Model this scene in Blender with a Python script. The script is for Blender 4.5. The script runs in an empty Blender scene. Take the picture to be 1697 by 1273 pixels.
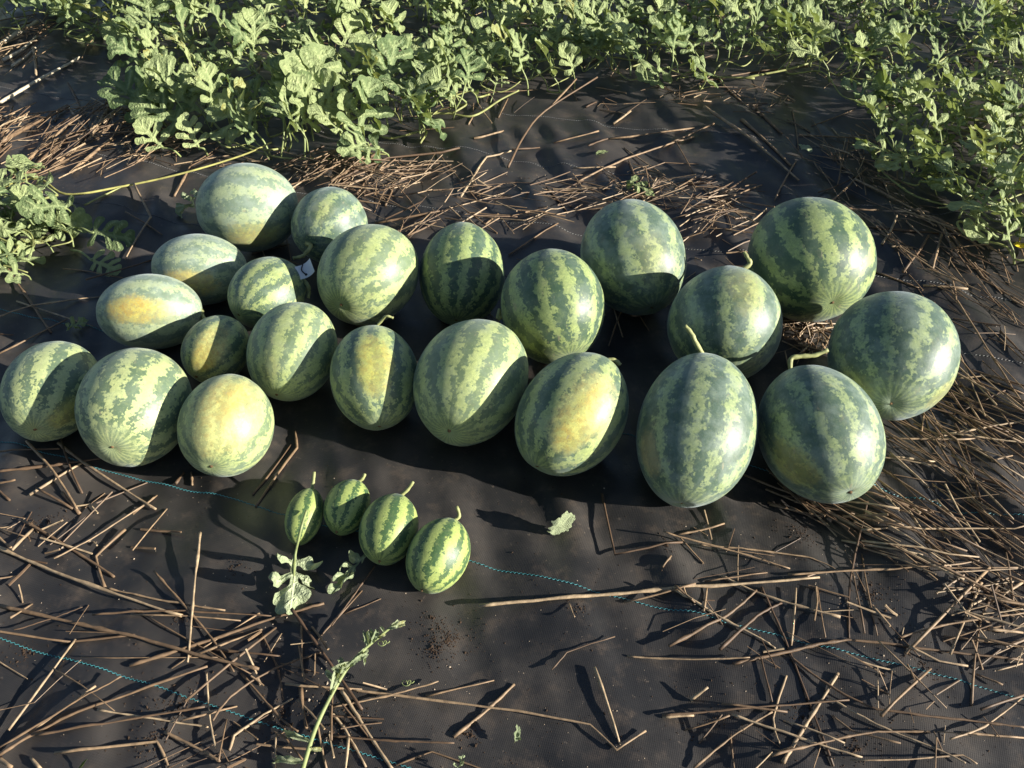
import bpy, math, random
import numpy as np
from mathutils import Matrix, Vector

random.seed(11)
rng = np.random.default_rng(11)
scene = bpy.context.scene

# ------------------------------------------------------------------ camera
CAM_H, PITCH, FPX, CX, CY = 1.45, math.radians(40.0), 1470.0, 848.5, 636.5
cam_data = bpy.data.cameras.new("camera")
cam_data.sensor_width = 36.0
cam_data.lens = FPX / 1697.0 * 36.0
cam_data.clip_start = 0.02
cam_data.clip_end = 500.0
cam = bpy.data.objects.new("camera", cam_data)
cam.location = (0, 0, CAM_H)
cam.rotation_euler = (math.pi / 2 - PITCH, 0, 0)
scene.collection.objects.link(cam)
scene.camera = cam

# ------------------------------------------------------------------ sky and sun
SUN_ELEV, SUN_AZ = math.radians(17.5), math.radians(-18.0)   # azimuth from +X, counter-clockwise
world = bpy.data.worlds.new("World")
scene.world = world
world.use_nodes = True
wn = world.node_tree.nodes
sky = wn.new("ShaderNodeTexSky")
sky.sky_type = 'NISHITA'
sky.sun_disc = False
sky.air_density = 0.8
sky.dust_density = 0.5
sky.sun_elevation = SUN_ELEV
sky.sun_rotation = math.pi / 2 - SUN_AZ
bg = wn["Background"]
bg.inputs["Strength"].default_value = 0.055
world.node_tree.links.new(sky.outputs[0], bg.inputs[0])

sun_data = bpy.data.lights.new("sun", 'SUN')
sun_data.energy = 5.0
sun_data.angle = math.radians(0.53)
sun_data.color = (1.0, 0.955, 0.86)
sun = bpy.data.objects.new("sun", sun_data)
sdir = Vector((math.cos(SUN_ELEV) * math.cos(SUN_AZ), math.cos(SUN_ELEV) * math.sin(SUN_AZ), math.sin(SUN_ELEV)))
sun.rotation_euler = sdir.to_track_quat('Z', 'Y').to_euler()
sun.location = (3, -1, 3)
scene.collection.objects.link(sun)

scene.view_settings.view_transform = 'Standard'
scene.view_settings.look = 'None'
scene.view_settings.gamma = 1.0
scene.view_settings.use_curve_mapping = False
scene.view_settings.exposure = 1.15
scene.cycles.max_bounces = 4
scene.cycles.diffuse_bounces = 2
scene.cycles.glossy_bounces = 2

# ------------------------------------------------------------------ helpers
C_POS = np.array([0, 0, CAM_H])
C_R = np.array([1.0, 0, 0])
C_F = np.array([0, math.cos(PITCH), -math.sin(PITCH)])
C_U = np.array([0, math.sin(PITCH), math.cos(PITCH)])


def ray(px, py):
    return C_R * (px - CX) / FPX - C_U * (py - CY) / FPX + C_F


def gp(px, py, z=0.0):
    """where the sight line through a photo pixel meets the level z"""
    d = ray(px, py)
    return C_POS + d * ((z - CAM_H) / d[2])


def at_depth(px, py, depth):
    return C_POS + ray(px, py) * depth


def to_px(p):
    d = np.asarray(p, float) - C_POS
    zc = d @ C_F
    return CX + FPX * (d @ C_R) / zc, CY - FPX * (d @ C_U) / zc


def inside(poly, x, y):
    c = False
    j = len(poly) - 1
    for i in range(len(poly)):
        xi, yi = poly[i]
        xj, yj = poly[j]
        if (yi > y) != (yj > y) and x < (xj - xi) * (y - yi) / (yj - yi) + xi:
            c = not c
        j = i
    return c


_tables = {}


def vnoise(x, y, seed):
    """smooth 2-D lattice noise in -1..1"""
    if seed not in _tables:
        _tables[seed] = np.random.default_rng(seed).uniform(-1, 1, (256, 256))
    t = _tables[seed]
    x = np.asarray(x, float)
    y = np.asarray(y, float)
    xi = np.floor(x).astype(int)
    yi = np.floor(y).astype(int)
    fx = x - xi
    fy = y - yi
    fx = fx * fx * fx * (fx * (fx * 6 - 15) + 10)
    fy = fy * fy * fy * (fy * (fy * 6 - 15) + 10)
    a = t[xi & 255, yi & 255]
    b = t[(xi + 1) & 255, yi & 255]
    c = t[xi & 255, (yi + 1) & 255]
    d = t[(xi + 1) & 255, (yi + 1) & 255]
    return (a * (1 - fx) + b * fx) * (1 - fy) + (c * (1 - fx) + d * fx) * fy


def ground_z(x, y):
    """the wrinkled surface of the ground fabric"""
    x = np.asarray(x, float)
    y = np.asarray(y, float)
    s = x * 0.966 + y * 0.26
    t = -x * 0.26 + y * 0.966
    w = 0.015 * vnoise(s / 0.125 + 40, t / 0.50 + 40, 1)
    w = w + 0.010 * np.clip(0.30 - np.abs(vnoise(s / 0.30 + 15, t / 0.9 + 33, 6)), 0, 1)
    w = w + 0.0135 * vnoise(s / 0.056 + 10, t / 0.24 + 70, 2) * (0.6 + 0.55 * vnoise(s / 0.5 + 5, t / 0.5 + 9, 3))
    w = w + 0.010 * vnoise(x / 0.8 + 20, y / 0.8 + 20, 4)
    w = w + 0.0012 * vnoise(x / 0.035 + 90, y / 0.05 + 30, 5)
    return w


_GZ = {}


def gz(x, y):
    k = (round(x, 4), round(y, 4))
    if k not in _GZ:
        _GZ[k] = float(ground_z(x, y))
    return _GZ[k]


def new_obj(name, mesh, parent=None):
    o = bpy.data.objects.new(name, mesh)
    scene.collection.objects.link(o)
    if parent is not None:
        o.parent = parent
    return o


def tag(o, label=None, category=None, group=None, kind=None):
    if label:
        o["label"] = label
    if category:
        o["category"] = category
    if group:
        o["group"] = group
    if kind:
        o["kind"] = kind
    return o


def mesh_from(name, verts, faces, mats, smooth=True, mat_index=None):
    me = bpy.data.meshes.new(name)
    me.from_pydata([tuple(map(float, v)) for v in verts], [], faces)
    for m in (mats if isinstance(mats, (list, tuple)) else [mats]):
        me.materials.append(m)
    if smooth:
        me.polygons.foreach_set("use_smooth", [True] * len(me.polygons))
    if mat_index is not None:
        me.polygons.foreach_set("material_index", mat_index)
    me.update()
    return me


def tube(verts, faces, pts, radii, sides=6, cap=True):
    """append a tapering tube along pts"""
    pts = [np.asarray(p, float) for p in pts]
    n = len(pts)
    base = len(verts)
    ref = np.array([0, 0, 1.0])
    d0 = pts[1] - pts[0]
    if abs(d0[2]) > 0.8 * np.linalg.norm(d0):
        ref = np.array([1.0, 0, 0])
    for i in range(n):
        d = pts[min(i + 1, n - 1)] - pts[max(i - 1, 0)]
        d = d / (np.linalg.norm(d) + 1e-12)
        a = np.cross(d, ref)
        a /= np.linalg.norm(a) + 1e-12
        b = np.cross(a, d)
        ref = b
        r = radii[i] if hasattr(radii, '__len__') else radii
        for k in range(sides):
            th = 2 * math.pi * k / sides
            verts.append(pts[i] + r * (math.cos(th) * a + math.sin(th) * b))
    for i in range(n - 1):
        for k in range(sides):
            k2 = (k + 1) % sides
            faces.append((base + i * sides + k, base + i * sides + k2, base + (i + 1) * sides + k2, base + (i + 1) * sides + k))
    if cap:
        faces.append(tuple(base + k for k in range(sides - 1, -1, -1)))
        faces.append(tuple(base + (n - 1) * sides + k for k in range(sides)))


def spline(pts, n):
    """Catmull-Rom through pts, n samples per span"""
    pts = [np.asarray(p, float) for p in pts]
    P = [2 * pts[0] - pts[1]] + pts + [2 * pts[-1] - pts[-2]]
    out = []
    for i in range(1, len(P) - 2):
        for k in range(n):
            t = k / n
            a, b, c, d = P[i - 1], P[i], P[i + 1], P[i + 2]
            out.append(0.5 * ((2 * b) + (c - a) * t + (2 * a - 5 * b + 4 * c - d) * t * t + (3 * b - a - 3 * c + d) * t ** 3))
    out.append(pts[-1])
    return out


class NT:
    """small shorthand for building node trees"""

    def __init__(self, name):
        self.mat = bpy.data.materials.new(name)
        self.mat.use_nodes = True
        self.t = self.mat.node_tree
        self.b = self.t.nodes["Principled BSDF"]
        self.out = self.t.nodes["Material Output"]

    def n(self, kind, **kw):
        nd = self.t.nodes.new(kind)
        for k, v in kw.items():
            setattr(nd, k, v)
        return nd

    def put(self, sock, v):
        if hasattr(v, "bl_idname") or hasattr(v, "is_linked"):
            self.t.links.new(v, sock)
        else:
            if isinstance(v, (tuple, list)) and len(v) == 3 and sock.type == 'RGBA':
                v = (*v, 1)
            sock.default_value = v

    def math(self, op, a, b=0.0, c=0.0, clamp=False):
        nd = self.n("ShaderNodeMath", operation=op, use_clamp=clamp)
        self.put(nd.inputs[0], a)
        self.put(nd.inputs[1], b)
        self.put(nd.inputs[2], c)
        return nd.outputs[0]

    def vmath(self, op, a, b=(0, 0, 0), s=None):
        nd = self.n("ShaderNodeVectorMath", operation=op)
        self.put(nd.inputs[0], a)
        self.put(nd.inputs[1], b)
        if s is not None:
            self.put(nd.inputs[3], s)
        return nd.outputs[1] if op in ('DOT_PRODUCT', 'LENGTH') else nd.outputs[0]

    def noise(self, vec, scale, detail=2.0, rough=0.5, color=False, dist=0.0):
        nd = self.n("ShaderNodeTexNoise")
        self.put(nd.inputs["Vector"], vec)
        nd.inputs["Scale"].default_value = scale
        nd.inputs["Detail"].default_value = detail
        nd.inputs["Roughness"].default_value = rough
        nd.inputs["Distortion"].default_value = dist
        return nd.outputs["Color"] if color else nd.outputs["Fac"]

    def step(self, v, lo, hi):
        nd = self.n("ShaderNodeMapRange", interpolation_type='SMOOTHSTEP')
        self.put(nd.inputs["Value"], v)
        nd.inputs["From Min"].default_value = lo
        nd.inputs["From Max"].default_value = hi
        return nd.outputs["Result"]

    def mix(self, f, a, b, blend='MIX'):
        nd = self.n("ShaderNodeMix", data_type='RGBA', blend_type=blend)
        self.put(nd.inputs[0], f)
        self.put(nd.inputs[6], a)
        self.put(nd.inputs[7], b)
        return nd.outputs[2]

    def ramp(self, f, stops):
        nd = self.n("ShaderNodeValToRGB")
        self.put(nd.inputs[0], f)
        el = nd.color_ramp.elements
        while len(el) < len(stops):
            el.new(0.5)
        for e, (p, c) in zip(el, stops):
            e.position = p
            e.color = (*c, 1)
        return nd.outputs[0]

    def bump(self, h, strength, dist):
        nd = self.n("ShaderNodeBump")
        self.put(nd.inputs["Height"], h)
        nd.inputs["Strength"].default_value = strength
        nd.inputs["Distance"].default_value = dist
        self.t.links.new(nd.outputs[0], self.b.inputs["Normal"])

    def set(self, **kw):
        for k, v in kw.items():
            self.put(self.b.inputs[k.replace('_', ' ')], v)


# ------------------------------------------------------------------ materials of the setting
def fabric_material():
    m = NT("woven_fabric")
    tc = m.n("ShaderNodeTexCoord")
    mp = m.n("ShaderNodeMapping")
    mp.inputs["Rotation"].default_value = (0, 0, math.radians(17))
    m.t.links.new(tc.outputs["Object"], mp.inputs[0])
    P = mp.outputs[0]
    sep = m.n("ShaderNodeSeparateXYZ")
    m.put(sep.inputs[0], P)
    wob = m.math('MULTIPLY', m.noise(P, 9, 2), 0.012)
    sx = m.math('SINE', m.math('MULTIPLY', m.math('ADD', sep.outputs[0], wob), 2 * math.pi / 0.0034))
    sy = m.math('SINE', m.math('MULTIPLY', m.math('ADD', sep.outputs[1], wob), 2 * math.pi / 0.0045))
    weave = m.math('ADD', m.math('MULTIPLY', sx, 0.65), m.math('MULTIPLY', sy, 0.35))
    dust = m.step(m.noise(P, 3.2, 6, 0.62), 0.40, 0.68)
    dust2 = m.step(m.noise(P, 16, 5, 0.7), 0.50, 0.74)
    spots = m.step(m.noise(P, 75, 3, 0.6), 0.66, 0.76)
    col = m.ramp(dust, [(0.0, (0.027, 0.026, 0.026)), (1.0, (0.064, 0.055, 0.048))])
    col = m.mix(m.math('MULTIPLY', dust2, 0.75), col, (0.095, 0.074, 0.058))
    col = m.mix(m.math('MULTIPLY', spots, 0.5), col, (0.17, 0.135, 0.105))
    shade = m.math('ADD', 0.92, m.math('MULTIPLY', weave, m.math('MULTIPLY', m.noise(P, 5, 3), 0.36)))
    col = m.mix(1.0, col, shade, 'MULTIPLY')
    m.set(Base_Color=col)
    m.set(Roughness=m.math('ADD', 0.36, m.math('MULTIPLY', dust, 0.28)))
    m.b.inputs["Specular IOR Level"].default_value = 0.45
    fine = m.math('ADD', m.math('MULTIPLY', weave, 0.16), m.math('MULTIPLY', m.noise(P, 120, 3, 0.7), 0.5))
    m.bump(fine, 0.40, 0.0010)
    return m.mat


def soil_material():
    m = NT("bare_soil")
    tc = m.n("ShaderNodeTexCoord")
    P = tc.outputs["Object"]
    col = m.ramp(m.noise(P, 6, 8, 0.65), [(0.3, (0.045, 0.032, 0.022)), (0.7, (0.13, 0.09, 0.06))])
    m.set(Base_Color=col, Roughness=0.95)
    m.bump(m.noise(P, 30, 6, 0.7), 0.8, 0.02)
    return m.mat


def simple_material(name, color, rough=0.6, spec=0.4, noise_scale=None, noise_amt=0.3):
    m = NT(name)
    if noise_scale:
        tc = m.n("ShaderNodeTexCoord")
        f = m.noise(tc.outputs["Object"], noise_scale, 4, 0.6)
        lo = tuple(c * (1 - noise_amt) for c in color)
        hi = tuple(min(1, c * (1 + noise_amt)) for c in color)
        m.set(Base_Color=m.ramp(f, [(0.3, lo), (0.7, hi)]))
    else:
        m.set(Base_Color=color)
    m.set(Roughness=rough)
    m.b.inputs["Specular IOR Level"].default_value = spec
    return m.mat


def straw_material():
    m = NT("dry_stalk")
    oi = m.n("ShaderNodeObjectInfo")
    ge = m.n("ShaderNodeNewGeometry")
    tc = m.n("ShaderNodeTexCoord")
    rnd = m.math('FRACT', m.math('ADD', m.math('MULTIPLY', oi.outputs["Random"], 7.31), ge.outputs["Random Per Island"]))
    base = m.ramp(rnd, [(0.0, (0.10, 0.060, 0.036)), (0.35, (0.24, 0.155, 0.088)), (0.7, (0.37, 0.250, 0.145)), (1.0, (0.56, 0.42, 0.26))])
    n1 = m.noise(tc.outputs["Object"], 60, 4, 0.65)
    n2 = m.step(m.noise(tc.outputs["Object"], 240, 3, 0.6), 0.5, 0.75)
    col = m.mix(m.step(n1, 0.35, 0.7), m.mix(0.55, base, (0.07, 0.045, 0.03)), base)
    col = m.mix(m.math('MULTIPLY', n2, 0.45), col, (0.06, 0.04, 0.028))
    m.set(Base_Color=col, Roughness=0.55)
    m.b.inputs["Specular IOR Level"].default_value = 0.35
    m.bump(n1, 0.5, 0.0015)
    return m.mat


def leaf_material(name, dark, light, trans):
    m = NT(name)
    oi = m.n("ShaderNodeObjectInfo")
    ge = m.n("ShaderNodeNewGeometry")
    tc = m.n("ShaderNodeTexCoord")
    rnd = m.math('FRACT', m.math('ADD', m.math('MULTIPLY', oi.outputs["Random"], 5.17), ge.outputs["Random Per Island"]))
    at = m.n("ShaderNodeAttribute", attribute_name="vein")
    n1 = m.noise(tc.outputs["Object"], 5.0, 5, 0.65)
    n2 = m.noise(tc.outputs["Object"], 26.0, 3, 0.6)
    col = m.mix(m.math('ADD', m.math('MULTIPLY', n1, 0.8), m.math('MULTIPLY', m.math('SUBTRACT', rnd, 0.5), 0.95), clamp=True), dark, light)
    old = m.step(rnd, 0.93, 0.97)
    col = m.mix(m.math('MULTIPLY', old, m.step(n1, 0.35, 0.65)), col, (0.30, 0.27, 0.07))
    col = m.mix(m.math('MULTIPLY', at.outputs["Fac"], 0.55), col, tuple(min(1, c * 1.5 + 0.03) for c in light))
    m.set(Base_Color=col, Roughness=0.5)
    m.b.inputs["Specular IOR Level"].default_value = 0.35
    m.bump(m.math('ADD', n2, m.math('MULTIPLY', at.outputs["Fac"], 0.8)), 0.6, 0.02)
    tr = m.n("ShaderNodeBsdfTranslucent")
    m.put(tr.inputs[0], m.mix(0.6, col, (0.30, 0.36, 0.04)))
    mx = m.n("ShaderNodeMixShader")
    mx.inputs[0].default_value = trans
    m.t.links.new(m.b.outputs[0], mx.inputs[1])
    m.t.links.new(tr.outputs[0], mx.inputs[2])
    m.t.links.new(mx.outputs[0], m.out.inputs[0])
    return m.mat


M_FABRIC = fabric_material()
M_SOIL = soil_material()
M_STRAW = straw_material()
M_LEAF = leaf_material("vine_leaf", (0.12, 0.180, 0.072), (0.44, 0.50, 0.225), 0.28)
M_LEAF_PALE = leaf_material("wilted_leaf", (0.30, 0.36, 0.20), (0.50, 0.55, 0.33), 0.2)
M_PETIOLE = simple_material("petiole_green", (0.24, 0.28, 0.11), 0.5, 0.4, 40, 0.3)
M_RUNNER = simple_material("runner_green", (0.27, 0.28, 0.10), 0.5, 0.4, 30, 0.35)
M_RUNNER_YELLOW = simple_material("runner_yellow", (0.33, 0.31, 0.10), 0.5, 0.4, 25, 0.4)
M_STEM = simple_material("melon_stem", (0.30, 0.31, 0.13), 0.55, 0.35, 60, 0.35)
M_SCAR = simple_material("blossom_scar", (0.16, 0.10, 0.05), 0.8, 0.2, 200, 0.4)
M_THREAD_BLUE = simple_material("turquoise_thread", (0.055, 0.22, 0.24), 0.5, 0.4, 90, 0.3)
M_THREAD_WHITE = simple_material("pale_thread", (0.17, 0.17, 0.165), 0.6, 0.3, 90, 0.3)
M_CRUMB = simple_material("soil_crumb", (0.050, 0.032, 0.021), 0.95, 0.2, 90, 0.5)
M_TAG = simple_material("white_plastic", (0.74, 0.75, 0.77), 0.45, 0.4)
M_TAG_TIE = simple_material("dark_plastic", (0.02, 0.02, 0.03), 0.45, 0.4)
M_PETAL = simple_material("yellow_petal", (0.75, 0.55, 0.03), 0.6, 0.2)

# ------------------------------------------------------------------ ground
soil = mesh_from("ground", [(-120, -120, -0.06), (120, -120, -0.06), (120, 120, -0.06), (-120, 120, -0.06)], [(0, 1, 2, 3)], M_SOIL, False)
tag(new_obj("ground", soil), "bare brown soil beneath and beyond the black fabric", kind="structure")


def axis(lo, a, b, hi, fine, coarse):
    return np.concatenate([np.arange(lo, a, coarse), np.arange(a, b, fine), np.arange(b, hi + coarse, coarse)])


gx = axis(-9, -2.7, 2.7, 9, 0.015, 0.12)
gy = axis(-4, 0.45, 4.8, 13, 0.015, 0.10)
GX, GY = np.meshgrid(gx, gy)
GZ = ground_z(GX, GY)
nv = GX.size
co = np.stack([GX, GY, GZ], -1).reshape(-1, 3)
nxg, nyg = len(gx), len(gy)
ii = np.arange(nv).reshape(nyg, nxg)
quads = np.stack([ii[:-1, :-1], ii[:-1, 1:], ii[1:, 1:], ii[1:, :-1]], -1).reshape(-1, 4)
me = bpy.data.meshes.new("ground_fabric")
me.vertices.add(nv)
me.vertices.foreach_set("co", co.ravel())
me.loops.add(quads.size)
me.loops.foreach_set("vertex_index", quads.ravel())
me.polygons.add(len(quads))
me.polygons.foreach_set("loop_start", np.arange(0, quads.size, 4))
me.polygons.foreach_set("use_smooth", np.ones(len(quads), bool))
me.update(calc_edges=True)
me.validate()
me.materials.append(M_FABRIC)
fabric = new_obj("ground_fabric", me)
tag(fabric, "black woven weed-control fabric spread over the ground", kind="structure")

# marker threads woven into the fabric: a zig-zag stitch along each line
line_dir = gp(1697, 1150) - gp(0, 735)
line_dir /= np.linalg.norm(line_dir)
line_nrm = np.array([-line_dir[1], line_dir[0], 0])


def thread(px, py, mat, label, half=3.0, r=0.0009):
    p0 = gp(px, py)
    verts, faces = [], []
    pts = []
    n = int(2 * half / 0.0045)
    for i in range(n + 1):
        t = -half + 2 * half * i / n
        q = p0 + line_dir * t + line_nrm * ((0.0014 if i % 2 else -0.0014) + 0.006 * float(vnoise(t * 1.3 + 50, px * 0.1 + 50, 8)))
        if q[1] < 0.3 or q[1] > 4.6 or abs(q[0]) > 2.6:
            if len(pts) > 1:
                tube(verts, faces, pts, r, 4)
            pts = []
            continue
        q[2] = gz(q[0], q[1]) + 0.0006
        pts.append(q)
    if len(pts) > 1:
        tube(verts, faces, pts, r, 4)
    o = new_obj("marker_thread", mesh_from("marker_thread", verts, faces, mat, False), fabric)
    tag(o, label)


thread(0, 735, M_THREAD_BLUE, "turquoise marker thread passing under the small melons")
thread(0, 1065, M_THREAD_BLUE, "turquoise marker thread across the lower left corner")
thread(1490, 818, M_THREAD_BLUE, "turquoise marker thread half hidden by straw at the right")
thread(1600, 586, M_THREAD_WHITE, "pale marker thread right of the melons", r=0.0009)
thread(1600, 485, M_THREAD_WHITE, "pale marker thread right of the back melons", r=0.0009)
thread(860, 262, M_THREAD_WHITE, "pale marker thread behind the melons", r=0.0008)
thread(1000, 202, M_THREAD_WHITE, "pale marker thread near the vines", r=0.0008)


# ------------------------------------------------------------------ melons
def rind_material(name, a, e, n_stripes, seed, style, spots):
    """striped rind; spots = list of (unit local direction, angular radius, strength, colour)"""
    dark, light, edge, sharp, width, bloom, net_amt, patch_amt, lowmix = STYLES[style]
    m = NT(name)
    tc = m.n("ShaderNodeTexCoord")
    P = m.vmath('MULTIPLY', tc.outputs["Object"], (1 / a, 1 / a, 1 / a))
    off = (seed * 3.7, seed * 1.9, seed * 5.3)
    Po = m.vmath('ADD', P, off)
    half = (0.5, 0.5, 0.5)
    w1 = m.vmath('SCALE', m.vmath('SUBTRACT', m.noise(Po, 1.5, 2, 0.5, True), half), s=0.36)
    w2 = m.vmath('SCALE', m.vmath('SUBTRACT', m.noise(Po, 7.0, 2, 0.5, True), half), s=edge)
    w3 = m.vmath('SCALE', m.vmath('SUBTRACT', m.noise(Po, 20.0, 2, 0.55, True), half), s=edge * 0.8)
    Q = m.vmath('ADD', m.vmath('ADD', P, w1), m.vmath('ADD', w2, w3))
    sq = m.n("ShaderNodeSeparateXYZ")
    m.put(sq.inputs[0], Q)
    sp = m.n("ShaderNodeSeparateXYZ")
    m.put(sp.inputs[0], P)
    th = m.math('ARCTAN2', sq.outputs[1], sq.outputs[0])
    th0 = m.math('ARCTAN2', sp.outputs[1], sp.outputs[0])
    c = m.math('COSINE', m.math('ADD', m.math('MULTIPLY', th, float(n_stripes)), seed * 1.3))
    fine = m.noise(m.vmath('MULTIPLY', Po, (1, 1, 0.6)), 30, 5, 0.72)
    vary = m.math('MULTIPLY', m.math('SUBTRACT', m.noise(Po, 2.3, 3, 0.55), 0.5), 1.7)
    Pl = m.vmath('MULTIPLY', Po, (1, 1, 0.62))
    blot = m.math('MULTIPLY', m.math('SUBTRACT', m.noise(Pl, 13, 2.5, 0.55), 0.5), 3.0)
    cc = m.math('ADD', m.math('ADD', c, vary), m.math('ADD', blot, m.math('MULTIPLY', m.math('SUBTRACT', fine, 0.5), 2.0)))
    stripe = m.step(cc, -sharp + width, sharp + width)
    # broken network of darker green in the pale bands
    net1 = m.step(m.math('ABSOLUTE', m.math('SUBTRACT', m.noise(Po, 7.5, 5, 0.68, dist=0.8), 0.5)), 0.070, 0.0)
    net2 = m.step(m.math('ABSOLUTE', m.math('SUBTRACT', m.noise(Po, 15, 4, 0.65, dist=0.5), 0.5)), 0.075, 0.0)
    net = m.math('MAXIMUM', net1, m.math('MULTIPLY', net2, 0.7))
    patch = m.step(m.noise(Po, 5.0, 5, 0.65), 0.46, 0.66)
    mid = tuple(0.55 * d + 0.45 * l for d, l in zip(dark, light))
    pale = m.mix(m.math('MULTIPLY', net, net_amt), light, mid)
    pale = m.mix(m.math('MULTIPLY', patch, patch_amt), pale, mid)
    dk = m.mix(lowmix, dark, mid)
    dk = m.mix(m.math('MULTIPLY', m.step(fine, 0.54, 0.74), 0.45), dk, mid)
    under = m.step(m.noise(Po, 6.5, 6, 0.7), 0.48, 0.70)
    dk = m.mix(m.math('MULTIPLY', under, 0.45), dk, mid)
    col = m.mix(stripe, pale, dk)
    # blossom end: thin rays
    zz = m.math('DIVIDE', sp.outputs[2], e)
    pole = m.step(zz, 0.82, 0.98)
    rays = m.step(m.math('ADD', m.math('COSINE', m.math('MULTIPLY', th0, float(2 * n_stripes))), m.math('MULTIPLY', m.math('SUBTRACT', m.noise(Po, 6, 3), 0.5), 2.4)), -0.1, 0.7)
    raycol = m.mix(rays, m.mix(0.25, mid, dark), m.mix(0.20, light, dark))
    col = m.mix(m.math('MULTIPLY', pole, 0.75), col, raycol)
    # waxy bloom
    bl = m.math('MULTIPLY', m.math('ADD', 0.15, m.math('MULTIPLY', m.step(m.noise(Po, 2.6, 6, 0.7), 0.40, 0.66), 0.85)), bloom)
    col = m.mix(bl, col, (0.36, 0.43, 0.37))
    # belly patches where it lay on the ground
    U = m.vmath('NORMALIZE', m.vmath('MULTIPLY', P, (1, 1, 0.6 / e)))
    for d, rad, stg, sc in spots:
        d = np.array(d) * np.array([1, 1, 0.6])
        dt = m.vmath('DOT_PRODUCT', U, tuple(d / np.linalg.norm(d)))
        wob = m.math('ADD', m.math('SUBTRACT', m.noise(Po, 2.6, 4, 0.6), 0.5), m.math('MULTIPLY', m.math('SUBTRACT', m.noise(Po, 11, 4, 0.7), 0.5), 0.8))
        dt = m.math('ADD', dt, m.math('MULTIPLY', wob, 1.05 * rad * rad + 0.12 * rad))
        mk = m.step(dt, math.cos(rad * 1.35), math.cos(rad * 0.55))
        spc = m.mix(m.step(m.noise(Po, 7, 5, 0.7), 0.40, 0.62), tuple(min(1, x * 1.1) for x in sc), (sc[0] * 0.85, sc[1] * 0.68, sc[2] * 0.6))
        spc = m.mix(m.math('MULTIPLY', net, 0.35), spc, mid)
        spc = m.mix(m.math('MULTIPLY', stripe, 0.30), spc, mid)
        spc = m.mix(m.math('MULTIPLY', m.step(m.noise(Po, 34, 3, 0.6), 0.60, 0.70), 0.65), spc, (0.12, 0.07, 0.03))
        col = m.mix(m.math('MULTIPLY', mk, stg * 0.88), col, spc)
    # scuffs and specks
    speck = m.step(m.noise(Po, 26, 2, 0.5), 0.72, 0.78)
    col = m.mix(m.math('MULTIPLY', speck, 0.55), col, (0.05, 0.045, 0.025))
    scr = m.math('MULTIPLY', m.step(m.noise(m.vmath('MULTIPLY', Po, (9, 2.2, 3)), 1.6, 2, 0.5), 0.70, 0.745), 0.55)
    col = m.mix(scr, col, (0.30, 0.27, 0.17))
    dusty = m.math('MULTIPLY', m.step(m.noise(Po, 4.5, 6, 0.75), 0.52, 0.75), 0.30)
    col = m.mix(dusty, col, (0.24, 0.20, 0.13))
    m.set(Base_Color=col)
    rn = m.noise(Po, 6, 5, 0.65)
    m.set(Roughness=m.math('ADD', 0.31, m.math('MULTIPLY', rn, 0.32)))
    m.b.inputs["Specular IOR Level"].default_value = 0.5
    m.b.inputs["Sheen Weight"].default_value = 0.10 + 0.25 * bloom
    m.b.inputs["Sheen Roughness"].default_value = 0.45
    m.b.inputs["Sheen Tint"].default_value = (0.78, 0.88, 1.0, 1)
    m.bump(m.math('ADD', m.math('MULTIPLY', fine, 0.25), m.noise(Po, 3.5, 3, 0.5)), 0.10, 0.012)
    return m.mat


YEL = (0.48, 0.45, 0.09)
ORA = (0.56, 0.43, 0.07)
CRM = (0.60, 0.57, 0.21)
# name, x, y, radius, elongation, yaw, tilt, stripes, rind style, spots [(px, py, angular radius, strength, colour)], label
# dark, light, edge jag, edge softness, stripe width, bloom, net, patches, how far the dark stripe fades
STYLES = {'bold': ((0.032, 0.072, 0.040), (0.34, 0.41, 0.14), 0.34, 0.50, -0.12, 0.12, 0.75, 0.50, 0.05),
          'mid': ((0.040, 0.084, 0.052), (0.40, 0.46, 0.16), 0.40, 0.52, -0.05, 0.20, 0.70, 0.48, 0.15),
          'soft': ((0.036, 0.078, 0.056), (0.34, 0.41, 0.17), 0.40, 0.62, -0.42, 0.34, 0.60, 0.50, 0.12),
          'chunky': ((0.075, 0.125, 0.070), (0.46, 0.51, 0.21), 0.44, 0.40, 0.02, 0.14, 0.50, 0.28, 0.12),
          'pale': ((0.080, 0.130, 0.072), (0.45, 0.51, 0.19), 0.42, 0.55, 0.08, 0.18, 0.68, 0.45, 0.26),
          'waxy': ((0.100, 0.155, 0.112), (0.40, 0.46, 0.24), 0.48, 0.65, -0.05, 0.42, 0.55, 0.50, 0.30),
          'young': ((0.032, 0.084, 0.032), (0.38, 0.45, 0.13), 0.34, 0.26, 0.10, 0.0, 0.62, 0.30, 0.10)}
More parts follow.
